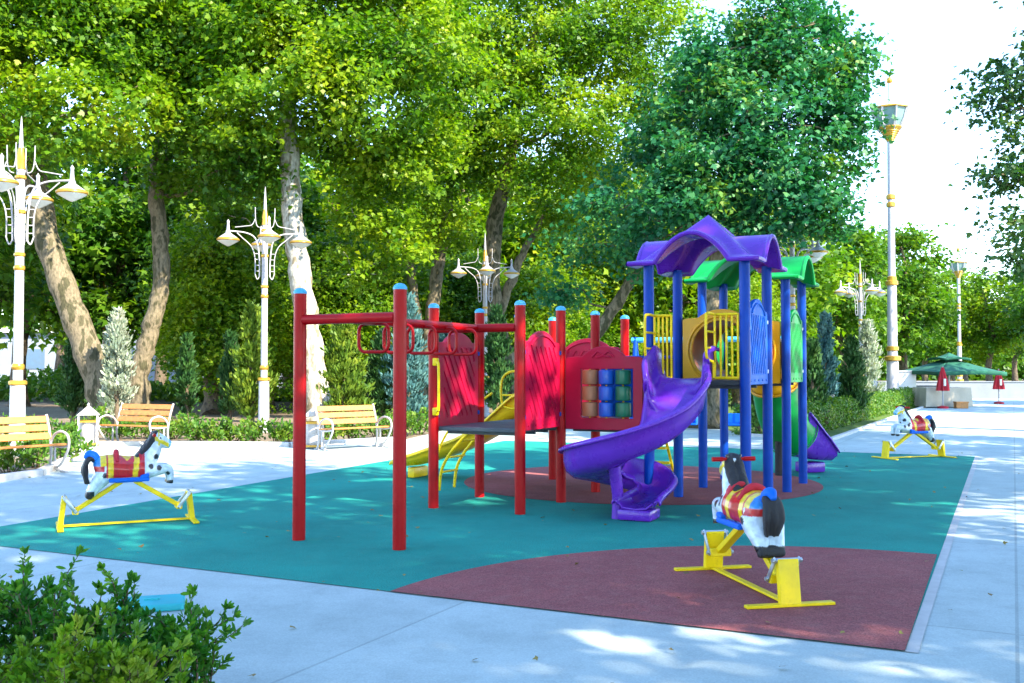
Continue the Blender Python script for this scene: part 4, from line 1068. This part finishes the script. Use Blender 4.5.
tree('plane_tree', b6, [([(0, 0, -.1)] + trunk_px(b6, [(708, 385), (712, 320), (720, 250), (735, 180), (750, 110), (760, 40)], 27.5), [.36, .33, .3, .27, .24, .18, .1])],
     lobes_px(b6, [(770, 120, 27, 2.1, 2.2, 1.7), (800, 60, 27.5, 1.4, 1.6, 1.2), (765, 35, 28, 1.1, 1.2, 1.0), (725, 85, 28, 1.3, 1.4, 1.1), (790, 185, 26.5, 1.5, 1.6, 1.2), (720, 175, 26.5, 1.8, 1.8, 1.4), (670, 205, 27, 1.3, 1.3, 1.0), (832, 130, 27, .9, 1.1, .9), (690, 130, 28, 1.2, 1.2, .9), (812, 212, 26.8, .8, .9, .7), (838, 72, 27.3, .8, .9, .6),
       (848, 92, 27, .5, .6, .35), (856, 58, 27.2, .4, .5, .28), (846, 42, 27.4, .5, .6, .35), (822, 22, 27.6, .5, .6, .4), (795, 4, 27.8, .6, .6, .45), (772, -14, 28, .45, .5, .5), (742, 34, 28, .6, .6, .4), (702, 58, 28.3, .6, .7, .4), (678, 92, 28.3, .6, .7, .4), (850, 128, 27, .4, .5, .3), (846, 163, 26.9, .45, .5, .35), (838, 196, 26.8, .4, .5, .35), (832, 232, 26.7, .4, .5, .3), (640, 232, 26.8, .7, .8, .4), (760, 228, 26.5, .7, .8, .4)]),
     26, 'dense plane tree coloured in dark teal shade filling the sky behind the purple roof', 'tree', GT, 'leaf_shade_teal', size=.19, shape=STAR, nper=34, per=30)
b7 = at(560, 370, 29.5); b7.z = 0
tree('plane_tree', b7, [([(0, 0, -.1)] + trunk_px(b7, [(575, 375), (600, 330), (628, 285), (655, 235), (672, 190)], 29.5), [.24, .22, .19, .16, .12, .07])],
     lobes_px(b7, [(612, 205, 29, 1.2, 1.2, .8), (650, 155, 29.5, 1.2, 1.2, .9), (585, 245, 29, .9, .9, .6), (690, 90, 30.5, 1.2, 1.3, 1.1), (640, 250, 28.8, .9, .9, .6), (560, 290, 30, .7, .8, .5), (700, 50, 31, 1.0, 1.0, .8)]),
     27, 'smaller tree coloured in teal shade with a slanting trunk behind the roller panel', 'tree', GT, 'leaf_shade_teal', size=.18, shape=STAR, nper=30)

# generic trees for the rows further back, on the right and behind the viewer
def generic(seed, leaf, size=.3, h=13, nper=20, per=16, shape=MAPLE, bark='dark_bark', name='park_tree', wide=1.0):
    rng = np.random.default_rng(seed); lobes = []
    for k in range(17):
        t = k / 16; z = h * (.32 + .62 * t); r = wide * (4.4 * math.sin(PI * (.16 + .76 * t)) ** .8) * .62
        a_ = k * 2.4 + rng.uniform(-.4, .4); s = rng.uniform(1.3, 2.1) * (1 - .3 * t)
        lobes.append((r * math.cos(a_), r * math.sin(a_), z + rng.uniform(-.4, .4), s, s, s * .78))
    lobes.append((0, 0, h * .6, 1.8, 1.8, 2.2))
    bend = [(0, 0, -.1), (rng.normal() * .15, rng.normal() * .15, h * .2), (rng.normal() * .3, rng.normal() * .3, h * .42), (rng.normal() * .4, rng.normal() * .4, h * .66), (rng.normal() * .4, rng.normal() * .4, h * .9)]
    return tree(name, (0, 0, 0), [(bend, [.34, .3, .26, .18, .06])], lobes, seed, 'x', 'tree', None, leaf, bark, size, per, nper, .42, shape, 4)
GA = generic(51, 'leaf_plane', .34); GB_ = generic(52, 'leaf_plane', .34, nper=15); GC = generic(53, 'leaf_yellow', .34, h=12); GD = generic(54, 'leaf_deep', .26, h=15, nper=24, per=17, bark='plane_bark', wide=1.1)
used = set()
def put(src, x, y, s, rz, label, group, sz=None):
    sc_ = (s, s, s if sz is None else sz)
    if src.name not in used:
        used.add(src.name); o = src; o.location = (x, y, 0); o.rotation_euler = (0, 0, rz); o.scale = sc_; tag(o, label, 'tree', group)
    else: o = dup(src, (x, y, 0), rz, label, group, sc_); o['category'] = 'tree'
    return o
GBACK = 'trees in the wood behind the benches'
spec = [
 (GB_, 20, 44, 1.0, 'dark wood tree behind the sunlit bench lamp'), (GB_, 75, 52, 1.05, 'dark wood tree seen left of the pale leaning trunk'),
 (GA, 125, 47, 1.0, 'green wood tree between the leaning trunks'), (GB_, 190, 50, 1.1, 'dark wood tree above the gap right of the brown bending trunk'),
 (GA, 235, 44, 1.0, 'green wood tree left of the lime green conifer and lamp'), (GB_, 290, 54, 1.1, 'dark wood tree behind the white flaking trunk'),
 (GC, 345, 48, 1.0, 'yellow green wood tree behind the scrolled bench seen between red posts'), (GA, 400, 56, 1.1, 'green wood tree left of the three thin stems'),
 (GC, 455, 52, 1.1, 'yellow green wood tree right of the three thin stems'), (GA, 510, 60, 1.15, 'green wood tree behind the grey forked trunk'),
 (GC, 565, 50, 1.0, 'yellow green wood tree behind the arched red panels'), (GC, 620, 58, 1.1, 'yellow green wood tree behind the slanting trunk'),
 (GC, 668, 47, .95, 'yellow lit wood tree showing under the purple roof'), (GA, 720, 58, 1.0, 'green wood tree low behind the purple roofed tower'),
 (GC, 775, 52, .9, 'yellow green tree showing around the lamp over the green roof'),
 (GB_, -40, 36, 1.0, 'dark tree at the picture edge behind the sunlit bench'), (GB_, 160, 70, 1.2, 'dark wood tree far behind the two left trunks'), (GB_, 330, 75, 1.2, 'dark wood tree far behind the ring frame'), (GA, 480, 82, 1.2, 'green wood tree far behind the beam lamp'), (GA, 640, 80, 1.1, 'green wood tree far behind the roller panel'),
 (GB_, 60, 75, 1.2, 'dark wood tree far behind the bench lamp'), (GB_, 245, 80, 1.25, 'dark wood tree far behind the lime conifer'), (GA, 410, 95, 1.3, 'green wood tree farthest back behind the thin stems'), (GA, 560, 95, 1.3, 'green wood tree farthest back behind the red panels'),
]
for i, (src, px, Y, s, lab) in enumerate(spec): put(src, (px - 512) / 1000 * Y, Y, s, i * 1.3, lab, GBACK)
GR = 'trees lining the far side of the plaza'
spec = [
 (GA, 845, 62, .85, 'light green tree behind the left conifers of the right bed'), (GA, 905, 72, .95, 'tall grey green tree just right of the tall lantern pole'),
 (GC, 868, 80, .95, 'yellow green tree left of the tall lantern pole'), (GC, 950, 108, 1.05, 'yellow green tree behind the far lantern pole'), (GC, 990, 100, .95, 'yellow green tree right of the far lantern pole'),
 (GA, 925, 100, .9, 'green tree far behind the parasol stall'), (GB_, 1050, 66, .80, 'dark tree at the right picture edge behind the low wall'), (GB_, 1060, 95, 1.0, 'dark tree far off beyond the right picture edge'), (GA, 815, 68, .8, 'green tree low behind the green roof'), (GB_, 1015, 125, 1.0, 'dark tree farthest off on the right behind the low wall'), (GA, 965, 130, 1.0, 'green tree farthest off behind the parasol'), (GA, 890, 125, 1.0, 'green tree farthest off behind the planter'),
]
for i, (src, px, Y, s, lab) in enumerate(spec): put(src, (px - 512) / 1000 * Y, Y, s, i * 1.9 + .4, lab, GR)
# right hand avenue and the trees behind the viewer, which shade the play area
GS = 'shade trees along the near edge of the plaza'
spec = [
 (26.5, 34, 1.0, 'avenue tree right of the far plaza, after the overhanging one'), (31.5, 43, 1.0, 'avenue tree right of the stall'),
 (17.0, 14, 1.1, 'avenue tree right of the rocking horse on the maroon floor'), (16.5, 5.0, 1.15, 'avenue tree right of the viewer'),
 (9.5, 1.0, 1.15, 'shade tree close behind the viewer on the right'), (3.0, -3.5, 1.15, 'shade tree straight behind the viewer'),
 (-3.8, -4.5, 1.1, 'shade tree behind the viewer beside the near shrubs'), (10.5, -7, 1.25, 'second shade tree behind the viewer on the right'), (18.5, -4, 1.25, 'avenue tree behind the viewer far right'), (-10, -6, 1.0, 'shade tree behind the viewer far left'),
]
for i, (x, y, s, lab) in enumerate(spec): put(GD, x, y, s, i * 1.1, lab, GS)

b8 = at(1120, 370, 25.0); b8.z = 0
tree('plane_tree', b8, [([(0, 0, -.1), (0, 0, 2), (-.1, 0, 4), (-.3, 0, 6.5), (-.2, 0, 10)], [.36, .33, .28, .22, .1])],
     lobes_px(b8, [(1012, 110, 24.5, .75, .8, .7), (1035, 70, 25, 1.2, 1.2, 1.0), (1000, 175, 24.3, .75, .8, .65), (1030, 160, 24.5, .9, .9, .9), (1018, 225, 24.5, .75, .8, .6), (1050, 250, 24.5, 1.1, 1.1, .9), (1012, 262, 24, .35, .4, .3), (1100, 60, 25, 2.2, 2.2, 2), (1120, -40, 25, 2.6, 2.6, 2.2), (1120, 160, 25, 1.8, 1.8, 1.6), (1180, 60, 25, 2.4, 2.4, 2.2), (1180, -60, 25, 2.4, 2.4, 2.2), (1160, 180, 25.5, 1.8, 1.8, 1.5)]),
     28, 'dark plane tree whose leafy boughs hang in from the right beside the sky', 'tree', None, 'leaf_deep', size=.19, shape=STAR, nper=22, per=22)
# younger trees under the big crowns, their leaves down to head height
GY = generic(55, 'leaf_yellow', .2, h=6.5, nper=26, per=26, wide=.55, name='young_tree'); GZ = generic(56, 'leaf_plane', .2, h=6.5, nper=26, per=26, wide=.55, name='young_tree')
for i, (src, px, Y, s_, lab) in enumerate([(GY, 215, 36, 1.0, 'young green tree between the brown bending trunk and the lamp'), (GZ, 265, 41, 1.0, 'young dark tree directly behind the lamp and lime conifer'), (GY, 345, 38, 1.0, 'young green tree right of the white flaking trunk'), (GY, 400, 44, 1.05, 'young green tree behind the second red post'), (GZ, 470, 45, 1.0, 'young dark tree behind the first red tower'), (GY, 540, 43, .9, 'young green tree behind the red tower posts'), (GY, 605, 46, .9, 'young green tree behind the roller panel'), (GY, 690, 50, .9, 'young green tree between the blue posts'), (GY, 740, 44, .8, 'young green tree behind the yellow tunnel panel')]):
    put(src, (px - 512) / 1000 * Y, Y, s_, i * 1.7, lab, 'young trees in the wood')
def mass(name, x0, x1, Y0, Y1, h, n, size, mat, seed):
    rng = np.random.default_rng(seed); x = rng.uniform(x0, x1, n); y = rng.uniform(Y0, Y1, n)
    top = h * (.62 + .22 * np.sin(x * .31 + seed) + .16 * np.sin(x * .83 + 2)); z = rng.uniform(0, 1, n) ** .8 * top
    Nn = norm(rng.normal(size=(n, 3)) + np.array([0, -.5, .5])); Tt = rng.normal(size=(n, 3)); Tt = norm(Tt - Nn * np.sum(Nn * Tt, 1, keepdims=True))
    o = link_mesh(name, leaves_mesh(name, np.stack([x, y, z], 1), Nn, Tt, size * rng.uniform(.6, 1.4, n), MAPLE, mat), None)
    tag(o, kind='stuff'); return o
o = mass('far_wood', -95, 6, 100, 108, 7.0, 11000, .8, 'leaf_plane', 5); tag(o, 'dense green wood closing the view far behind the trunks', 'wood')
o = mass('far_wood', 6, 130, 150, 160, 9.0, 26000, 1.0, 'leaf_plane', 8); tag(o, 'green tree line closing the view far beyond the stall and low wall', 'wood')
o = mass('undergrowth', -32, 0, 50, 56, 1.7, 9000, .3, 'leaf_shrub', 9); tag(o, 'low sunlit undergrowth between the far trunks', 'undergrowth')

n_ = 420
rng_ = np.random.default_rng(77); P_ = np.stack([rng_.uniform(-8, 9, n_), 3.5 + 19 * rng_.uniform(0, 1, n_) ** 1.3, np.full(n_, .026)], 1)
N_ = norm(rng_.normal(size=(n_, 3)) * .25 + np.array([0, 0, 1.0])); T_ = rng_.normal(size=(n_, 3)); T_ = norm(T_ - N_ * np.sum(N_ * T_, 1, keepdims=True))
leafmat('leaf_dry', [(0.10, 0.06, 0.02), (0.20, 0.13, 0.04), (0.28, 0.22, 0.06), (0.16, 0.20, 0.04)], .1, .7)
o = link_mesh('fallen_leaves', leaves_mesh('fallen_leaves', P_, N_, T_, .045 * rng_.uniform(.5, 1.5, n_), MAPLE, 'leaf_dry'), None); tag(o, 'small dry leaves scattered over the paving and the rubber floor', 'leaves', None, 'stuff')

# ------------------------------------------------------------------ conifers
def conifer(name, p, h, r, mat, seed, label, loose=0.0, n=None, size=None, top=1.0, group='conifers along the beds'):
    rng = np.random.default_rng(seed); root = thing(name, p, 0, label, 'conifer', group)
    n = n or int(5200 * h * r / .9); size = size or .115
    nb = int(34 * h + 60 * r)
    bt = rng.uniform(0, 1, nb) ** .8; bz = h * (.04 + .90 * bt); ba = rng.uniform(0, 2 * PI, nb)
    bp = r * np.clip(1.04 - bt, 0, 1) ** .62 * np.clip(.55 + bt * 3, 0, 1) * rng.uniform(.62, 1.25 + loose * .5, nb) * (1 + .22 * np.sin(ba * 2 + seed))
    bi = rng.integers(0, nb, n); t = rng.uniform(.2, 1, n); wv = .035 + .03 * (1 - t)
    q = bp[bi] * t + rng.normal(size=n) * wv; a_ = ba[bi] + rng.normal(size=n) * .22 / (.3 + t)
    z = bz[bi] + (.10 + .22 * t) * h * .32 * (1.1 - bt[bi] * .6) + rng.normal(size=n) * .05
    z = np.minimum(z, h * 1.03)
    P = np.stack([q * np.cos(a_), q * np.sin(a_), z], 1)
    out = np.stack([np.cos(a_), np.sin(a_), np.zeros(n)], 1)
    Tt = norm(out * .6 + np.array([0, 0, 1.0]) + rng.normal(size=(n, 3)) * .35)
    Nn = norm(out + rng.normal(size=(n, 3)) * .6); Nn = norm(Nn - Tt * np.sum(Nn * Tt, 1, keepdims=True))
    me = leaves_mesh('crown', P, Nn, Tt, size * rng.uniform(.6, 1.5, n), [(0, .1), (.5, .2), (1, 0), (.5, -.2), (0, -.1)], mat, .05)
    m = MB(); m.tube([(0, 0, -.05), (0, 0, h * .35), (.02, 0, h * .85)], [.07, .055, .015], 8)
    for k in range(14):
        zz = h * (.1 + .75 * k / 14); aa = k * 2.4; m.tube([(0, 0, zz), (r * .5 * math.cos(aa), r * .5 * math.sin(aa), zz + .3)], [.02, .006], 5)
    m.build('trunk', 'dark_bark', root, 60); link_mesh('crown', me, None, root); return root
def gpx(px, Y): q = at(px, 370, Y); return Vector((q.x, Y, 0))
conifer('cypress', gpx(252, 26.3), 3.3, .50, 'needle_lime', 1, 'lime green conifer standing behind the white lamp pole left of the front red post', .3)
conifer('cypress', gpx(343, 26.2), 2.9, .60, 'needle_lime', 2, 'lime green conifer behind the bench seen between the front red posts', .3)
conifer('juniper', gpx(117, 26.8), 3.2, .42, 'needle_silver', 3, 'silvery grey conifer standing between the two left trunks', .5)
conifer('cypress', gpx(230, 27.5), 2.6, .36, 'needle_green', 4, 'slim dark conifer left of the lime green one by the lamp')
conifer('cypress', gpx(187, 30.0), 2.6, .36, 'needle_green', 5, 'slim dark conifer right of the brown bending trunk')
conifer('cypress', gpx(73, 29.0), 2.5, .42, 'needle_green', 6, 'dark conifer left of the pale leaning trunk')
conifer('juniper', gpx(408, 27.0), 3.6, .55, 'needle_blue', 7, 'blue grey conifer behind the second red post', .3)
conifer('cypress', gpx(381, 27.2), 2.6, .5, 'needle_green', 8, 'dark conifer just left of the blue grey one behind the second red post')
conifer('cypress', gpx(497, 29.0), 3.4, .5, 'needle_green', 9, 'dark conifer seen between the red tower posts')
conifer('juniper', gpx(826, 28.5), 3.2, .30, 'needle_blue', 10, 'slim blue grey conifer right of the green slide', .2)
conifer('cypress', gpx(852, 31.0), 2.55, .58, 'needle_green', 11, 'dark green cone shaped conifer above the corner of the hedge')
conifer('cypress', gpx(812, 27.0), 2.4, .42, 'needle_green', 12, 'mid green conifer hugging the green slide')
conifer('juniper', gpx(868, 37.0), 3.4, .48, 'needle_silver', 13, 'pale silvery conifer left of the tall lantern pole', .6)
conifer('cypress', gpx(757, 25.5), 1.5, .5, 'needle_green', 14, 'low dark conifer seen between the blue tower posts')
conifer('juniper', gpx(448, 33.0), 3.0, .5, 'needle_blue', 15, 'blue grey conifer far behind the first red tower', .3)

# ------------------------------------------------------------------ hedge and border shrubs
def shrub(name, p, rx, ry, h, mat, seed, label, n=380, size=.07, group='border shrubs along the left path', cat='shrub', shape=OVAL, stems=7):
    rng = np.random.default_rng(seed); root = thing(name, p, 0, label, cat, group)
    m = MB(); tips = []
    for k in range(stems):
        a_ = rng.uniform(0, 2 * PI); rr = rng.uniform(.25, .95); tip = Vector((rx * rr * math.cos(a_), ry * rr * math.sin(a_), h * rng.uniform(.6, 1.0) * (1.05 - .35 * rr)))
        basep = tip * .18; basep.z = -.02; m.tube(spline([basep, basep.lerp(tip, .5) + Vector((0, 0, .06 * h)), tip], 4), lerps([.012, .008, .004], 4), 5); tips.append((basep, tip))
    m.build('stems', 'dark_bark', root)
    ti = rng.integers(0, stems, n); t = rng.uniform(.25, 1.05, n)
    A = np.array([x[0] for x in tips])[ti]; B = np.array([x[1] for x in tips])[ti]
    P = A + (B - A) * t[:, None] + rng.normal(size=(n, 3)) * np.array([rx, ry, h * .5]) * .17 * (1.1 - .4 * t)[:, None]
    P[:, 2] = np.maximum(P[:, 2], .02)
    Tt = norm(rng.normal(size=(n, 3)) * .8 + np.array([0, 0, .9])); Nn = norm(rng.normal(size=(n, 3)) + np.array([0, 0, .6])); Nn = norm(Nn - Tt * np.sum(Nn * Tt, 1, keepdims=True))
    link_mesh('foliage', leaves_mesh('foliage', P, Nn, Tt, size * rng.uniform(.6, 1.3, n), shape, mat), None, root); return root
r2 = random.Random(4)
where = [((-6, 476), 'under the sunlit bench by the picture edge'), ((22, 471), 'under the middle of the sunlit bench'), ((50, 466), 'beside the arm of the sunlit bench'), ((50, 452), 'between the sunlit bench and the bin'), ((66, 444), 'behind the arm of the sunlit bench'), ((112, 441), 'under the left end of the dark orange bench'),
         ((135, 440.5), 'under the middle of the dark orange bench'), ((168, 441), 'at the right end of the dark orange bench'), ((196, 444), 'right of the dark orange bench, low'), ((212, 445), 'left of the white lamp foot, smallest'), ((228, 444), 'left of the white lamp foot'), ((247, 445), 'just left of the white lamp foot'), ((272, 445), 'at the foot of the white lamp'), ((288, 444), 'left of the front red post'),
         ((326, 443), 'behind the left arm of the scrolled bench'), ((350, 442), 'under the scrolled bench between red posts'), ((376, 441), 'right of the scrolled bench'), ((402, 438), 'right of the second red post'), ((418, 436), 'left of the first red tower'), ((434, 432), 'behind the first red tower post'), ((450, 428), 'under the red platform, far left'), ((30, 450), 'behind the sunlit bench back'), ((5, 452), 'behind the sunlit bench at the picture edge'), ((86, 436), 'behind the left litter bin')]
for i, ((px, py), w_) in enumerate(where):
    q = g(px, py) + Vector((-.05, .55, 0)); s = r2.uniform(.75, 1.25)
    shrub('shrub', q, .52 * s, .42 * s, .62 * s, 'leaf_shrub', 100 + i, 'small yellow green border shrub ' + w_, n=int(430 * s), size=.10)
# clipped hedge around the right bed
def hedge_line(pts, w_, h_, label, seed):
    rng = np.random.default_rng(seed); root = thing('hedge', (0, 0, 0), 0, label, 'hedge')
    P = []; OUT = []; m = MB()
    for a_, b_ in zip(pts[:-1], pts[1:]):
        a_, b_ = Vector((a_[0], a_[1], 0)), Vector((b_[0], b_[1], 0)); d = b_ - a_; L = d.length; d /= L; nn = Vector((-d.y, d.x, 0)); n = int(L * 750)
        s = rng.uniform(0, L, n); face = rng.uniform(0, 1, n); u_ = np.where(face < .4, rng.uniform(-1, 1, n), np.sign(rng.normal(size=n))) * w_ / 2 * rng.uniform(.75, 1.08, n)
        zz = np.where(face < .4, h_ * rng.uniform(.86, 1.12, n), h_ * rng.uniform(.03, 1, n)) * (1 + .12 * np.sin(s * 2.3) * np.sin(s * .9 + 1))
        P.append(np.array(a_)[None] + s[:, None] * np.array(d)[None] + u_[:, None] * np.array(nn)[None] + np.stack([0 * s, 0 * s, zz], 1))
        OUT.append(np.where((face < .4)[:, None], np.array([[0, 0, 1.0]]), np.sign(u_)[:, None] * np.array(nn)[None]))
        for k in range(int(L / .4)):
            q = a_ + d * (k + .5) * .4; m.tube([(q.x, q.y, 0), (q.x + rng.normal() * .05, q.y + rng.normal() * .05, h_ * .8)], [.012, .005], 5)
    P = np.concatenate(P); OUT = np.concatenate(OUT); n = len(P)
    Nn = norm(OUT + rng.normal(size=(n, 3)) * .6); Tt = norm(rng.normal(size=(n, 3)) + np.array([0, 0, .4])); Tt = norm(Tt - Nn * np.sum(Nn * Tt, 1, keepdims=True))
    m.build('stems', 'dark_bark', root)
    link_mesh('foliage', leaves_mesh('foliage', P, Nn, Tt, .085 * rng.uniform(.6, 1.4, n), OVAL, 'leaf_shrub'), None, root)
q0, q1, q2 = g(742, 436), g(826, 439), g(931, 403)
hedge_line([q0 + Vector((0, .5, 0)), q1 + Vector((-.25, .55, 0))], .7, .62, 'clipped green hedge running behind the green slide along the bed front', 61)
hedge_line([q1 + Vector((-.55, .75, 0)), q2 + Vector((-.55, -.2, 0))], .7, .68, 'clipped hedge with yellow tips running beside the plaza towards the planter', 62)

# near shrubs bottom left: stems and small oval leaves in whorls
def near_plant(p, h, spread, seed, mat, label, stems=7, lsize=.036, dens=46):
    rng = np.random.default_rng(seed); root = thing('near_shrub', p, 0, label, 'shrub', 'leafy shrubs in the near corner bed')
    m = MB(); PP = []; TT = []
    def branch(a_, b_, r0, depth):
        pts = spline([a_, a_.lerp(b_, .5) + Vector(rng.normal(size=3)) * (b_ - a_).length * .07, b_], 5)
        m.tube(pts, lerps([r0, r0 * .7, r0 * .35], 5), 6)
        d = (b_ - a_).normalized(); L = (b_ - a_).length
        nl = int(dens * L / .25 * (1.0 if depth else .6))
        for k in range(nl):
            t = rng.uniform(.3 if depth == 0 else .08, 1.02)
            i = min(int(t * (len(pts) - 1)), len(pts) - 1); PP.append(np.array(pts[i]) + rng.normal(size=3) * .006)
            o = norm(rng.normal(size=(1, 3)))[0]; TT.append(o * .9 + np.array(d) * .55 + np.array([0, 0, .35]))
        for k in range(14):
            PP.append(np.array(b_) + rng.normal(size=3) * .004); o = norm(rng.normal(size=(1, 3)))[0]; TT.append(o * .7 + np.array(d) * 1.0)
        if depth < 1:
            for k in range(5):
                t = rng.uniform(.35, .95); q = a_.lerp(b_, t); dirv = Vector((rng.normal() * .8, rng.normal() * .8, .9)).normalized()
                branch(q, q + dirv * L * rng.uniform(.22, .42), r0 * .5, depth + 1)
    for k in range(stems):
        a_ = rng.uniform(0, 2 * PI); rr = spread * rng.uniform(.1, 1)
        branch(Vector((.3 * rr * math.cos(a_), .3 * rr * math.sin(a_), -.02)), Vector((rr * math.cos(a_), rr * math.sin(a_), h * rng.uniform(.62, 1.0))), .007, 0)
    P = np.array(PP); Tt = norm(np.array(TT)); Nn = norm(np.cross(Tt, rng.normal(size=Tt.shape)) + np.array([0, 0, .55])); Nn = norm(Nn - Tt * np.sum(Nn * Tt, 1, keepdims=True))
    m.build('stems', 'dark_bark', root, 60)
    link_mesh('foliage', leaves_mesh('foliage', P, Nn, Tt, lsize * rng.uniform(.65, 1.3, len(P)), [(0, .03), (.3, .17), (.65, .19), (.92, .09), (1, 0), (.92, -.09), (.65, -.19), (.3, -.17), (0, -.03)], mat, .1), None, root)
def nearpos(px, Y): q = at(px, 370, Y); return (q.x, Y, 0.0)
near = [(-4, 4.75, .68, .22, 'leaf_near', 'dark leafy shrub cut by the left picture edge'), (38, 4.85, .60, .16, 'leaf_near', 'thin stemmed dark shrub left of the bushier one'), (82, 4.7, .66, .22, 'leaf_near', 'bushy dark green shrub, second tall one of the near corner'),
        (128, 4.75, .63, .20, 'leaf_near', 'tall shrub with bright tips, left of the turquoise patch'), (178, 4.45, .56, .22, 'leaf_near', 'broad dark shrub right of the turquoise patch'), (203, 4.4, .58, .16, 'leaf_near', 'outermost dark shrub of the near corner beside the paving'),
        (15, 3.95, .52, .26, 'leaf_near_lime', 'low lime shrub in the picture corner'), (62, 3.9, .50, .24, 'leaf_near_lime', 'low lime shrub under the bushy dark one'), (105, 3.85, .60, .25, 'leaf_near_lime', 'lime shrub with yellow tips below the turquoise patch'), (150, 3.8, .56, .25, 'leaf_near_lime', 'lime shrub in the middle of the low front row'), (182, 3.75, .50, .22, 'leaf_near_lime', 'pale yellow green shrub at the end of the low front row')]
for i, (px, Y, h, s, mt, lab) in enumerate(near): near_plant(nearpos(px - 12, Y), h * .9, s * .92, 300 + i, mt, lab, stems=8 if mt == 'leaf_near' else 10)
bedp = [nearpos(-260, 5.3), nearpos(40, 5.05), nearpos(225, 4.65), nearpos(236, 3.2), nearpos(240, 1.5), (-6, 1.5, 0)]
sheet('near_bed', [(q[0], q[1]) for q in bedp], .008, 'soil')
m = MB(); q = g(152, 608); m.box((q.x, q.y, .03), (.42, .32, .05), Matrix.Rotation(.3, 3, 'Z'), .015); m.box((q.x, q.y, .06), (.1, .03, .02), Matrix.Rotation(.3, 3, 'Z'), .005)
o = m.build('ground_cover_plate', 'turquoise_paint'); tag(o, 'flat turquoise plate on the paving half hidden by the near shrubs', 'cover plate')

# ------------------------------------------------------------------ far pale building glimpsed through the trunks
bd = thing('park_building', (-48, 96, 0), .05, 'long pale building glimpsed between the trunks of the wood', 'building')
m = MB(); m.box((0, 0, 2.5), (70, 10, 5)); m.build('wall', 'far_wall', bd)
m = MB(); m.box((0, 0, 5.2), (71, 11, .4)); m.build('roof', 'wall_white', bd)
for k in range(17):
    for z in (2.6,):
        m = MB(); m.box((-32 + 4 * k, -5.03, z), (2.2, .08, 1.8)); m.build('window', 'far_glass', bd)

# ------------------------------------------------------------------ light
EL, AZ = 38.0, math.atan2(0.75, -0.66)          # the sun stands behind the viewer on the right
sd = Vector((.75 * math.cos(rad(EL)), -.66 * math.cos(rad(EL)), math.sin(rad(EL)))).normalized()
L = bpy.data.lights.new('sun', 'SUN'); L.energy = 3.0; L.angle = rad(.5); L.color = (1, .90, .72)
lo = bpy.data.objects.new('sun', L); COL.objects.link(lo); lo.rotation_euler = sd.to_track_quat('Z', 'Y').to_euler(); lo.location = (20, -20, 30)
w = bpy.data.worlds.new('World'); sc.world = w; w.use_nodes = True
nt = w.node_tree; bg = nt.nodes['Background']; sk = nt.nodes.new('ShaderNodeTexSky'); sk.sky_type = 'NISHITA'; sk.sun_disc = False
sk.sun_elevation = rad(EL); sk.sun_rotation = AZ; sk.air_density = 0.9; sk.dust_density = 0.0; sk.ozone_density = 1.8
nt.links.new(sk.outputs[0], bg.inputs['Color']); bg.inputs['Strength'].default_value = .15
vs_ = sc.view_settings; vs_.view_transform = 'Standard'; vs_.look = 'None'; vs_.exposure = 2.62; vs_.gamma = 1
sc.cycles.max_bounces = 8; sc.cycles.transparent_max_bounces = 4; sc.cycles.diffuse_bounces = 5; sc.cycles.glossy_bounces = 2; sc.cycles.transmission_bounces = 6
sc.cycles.use_denoising = True
try: sc.cycles.denoiser = 'OPENIMAGEDENOISE'
except Exception: pass
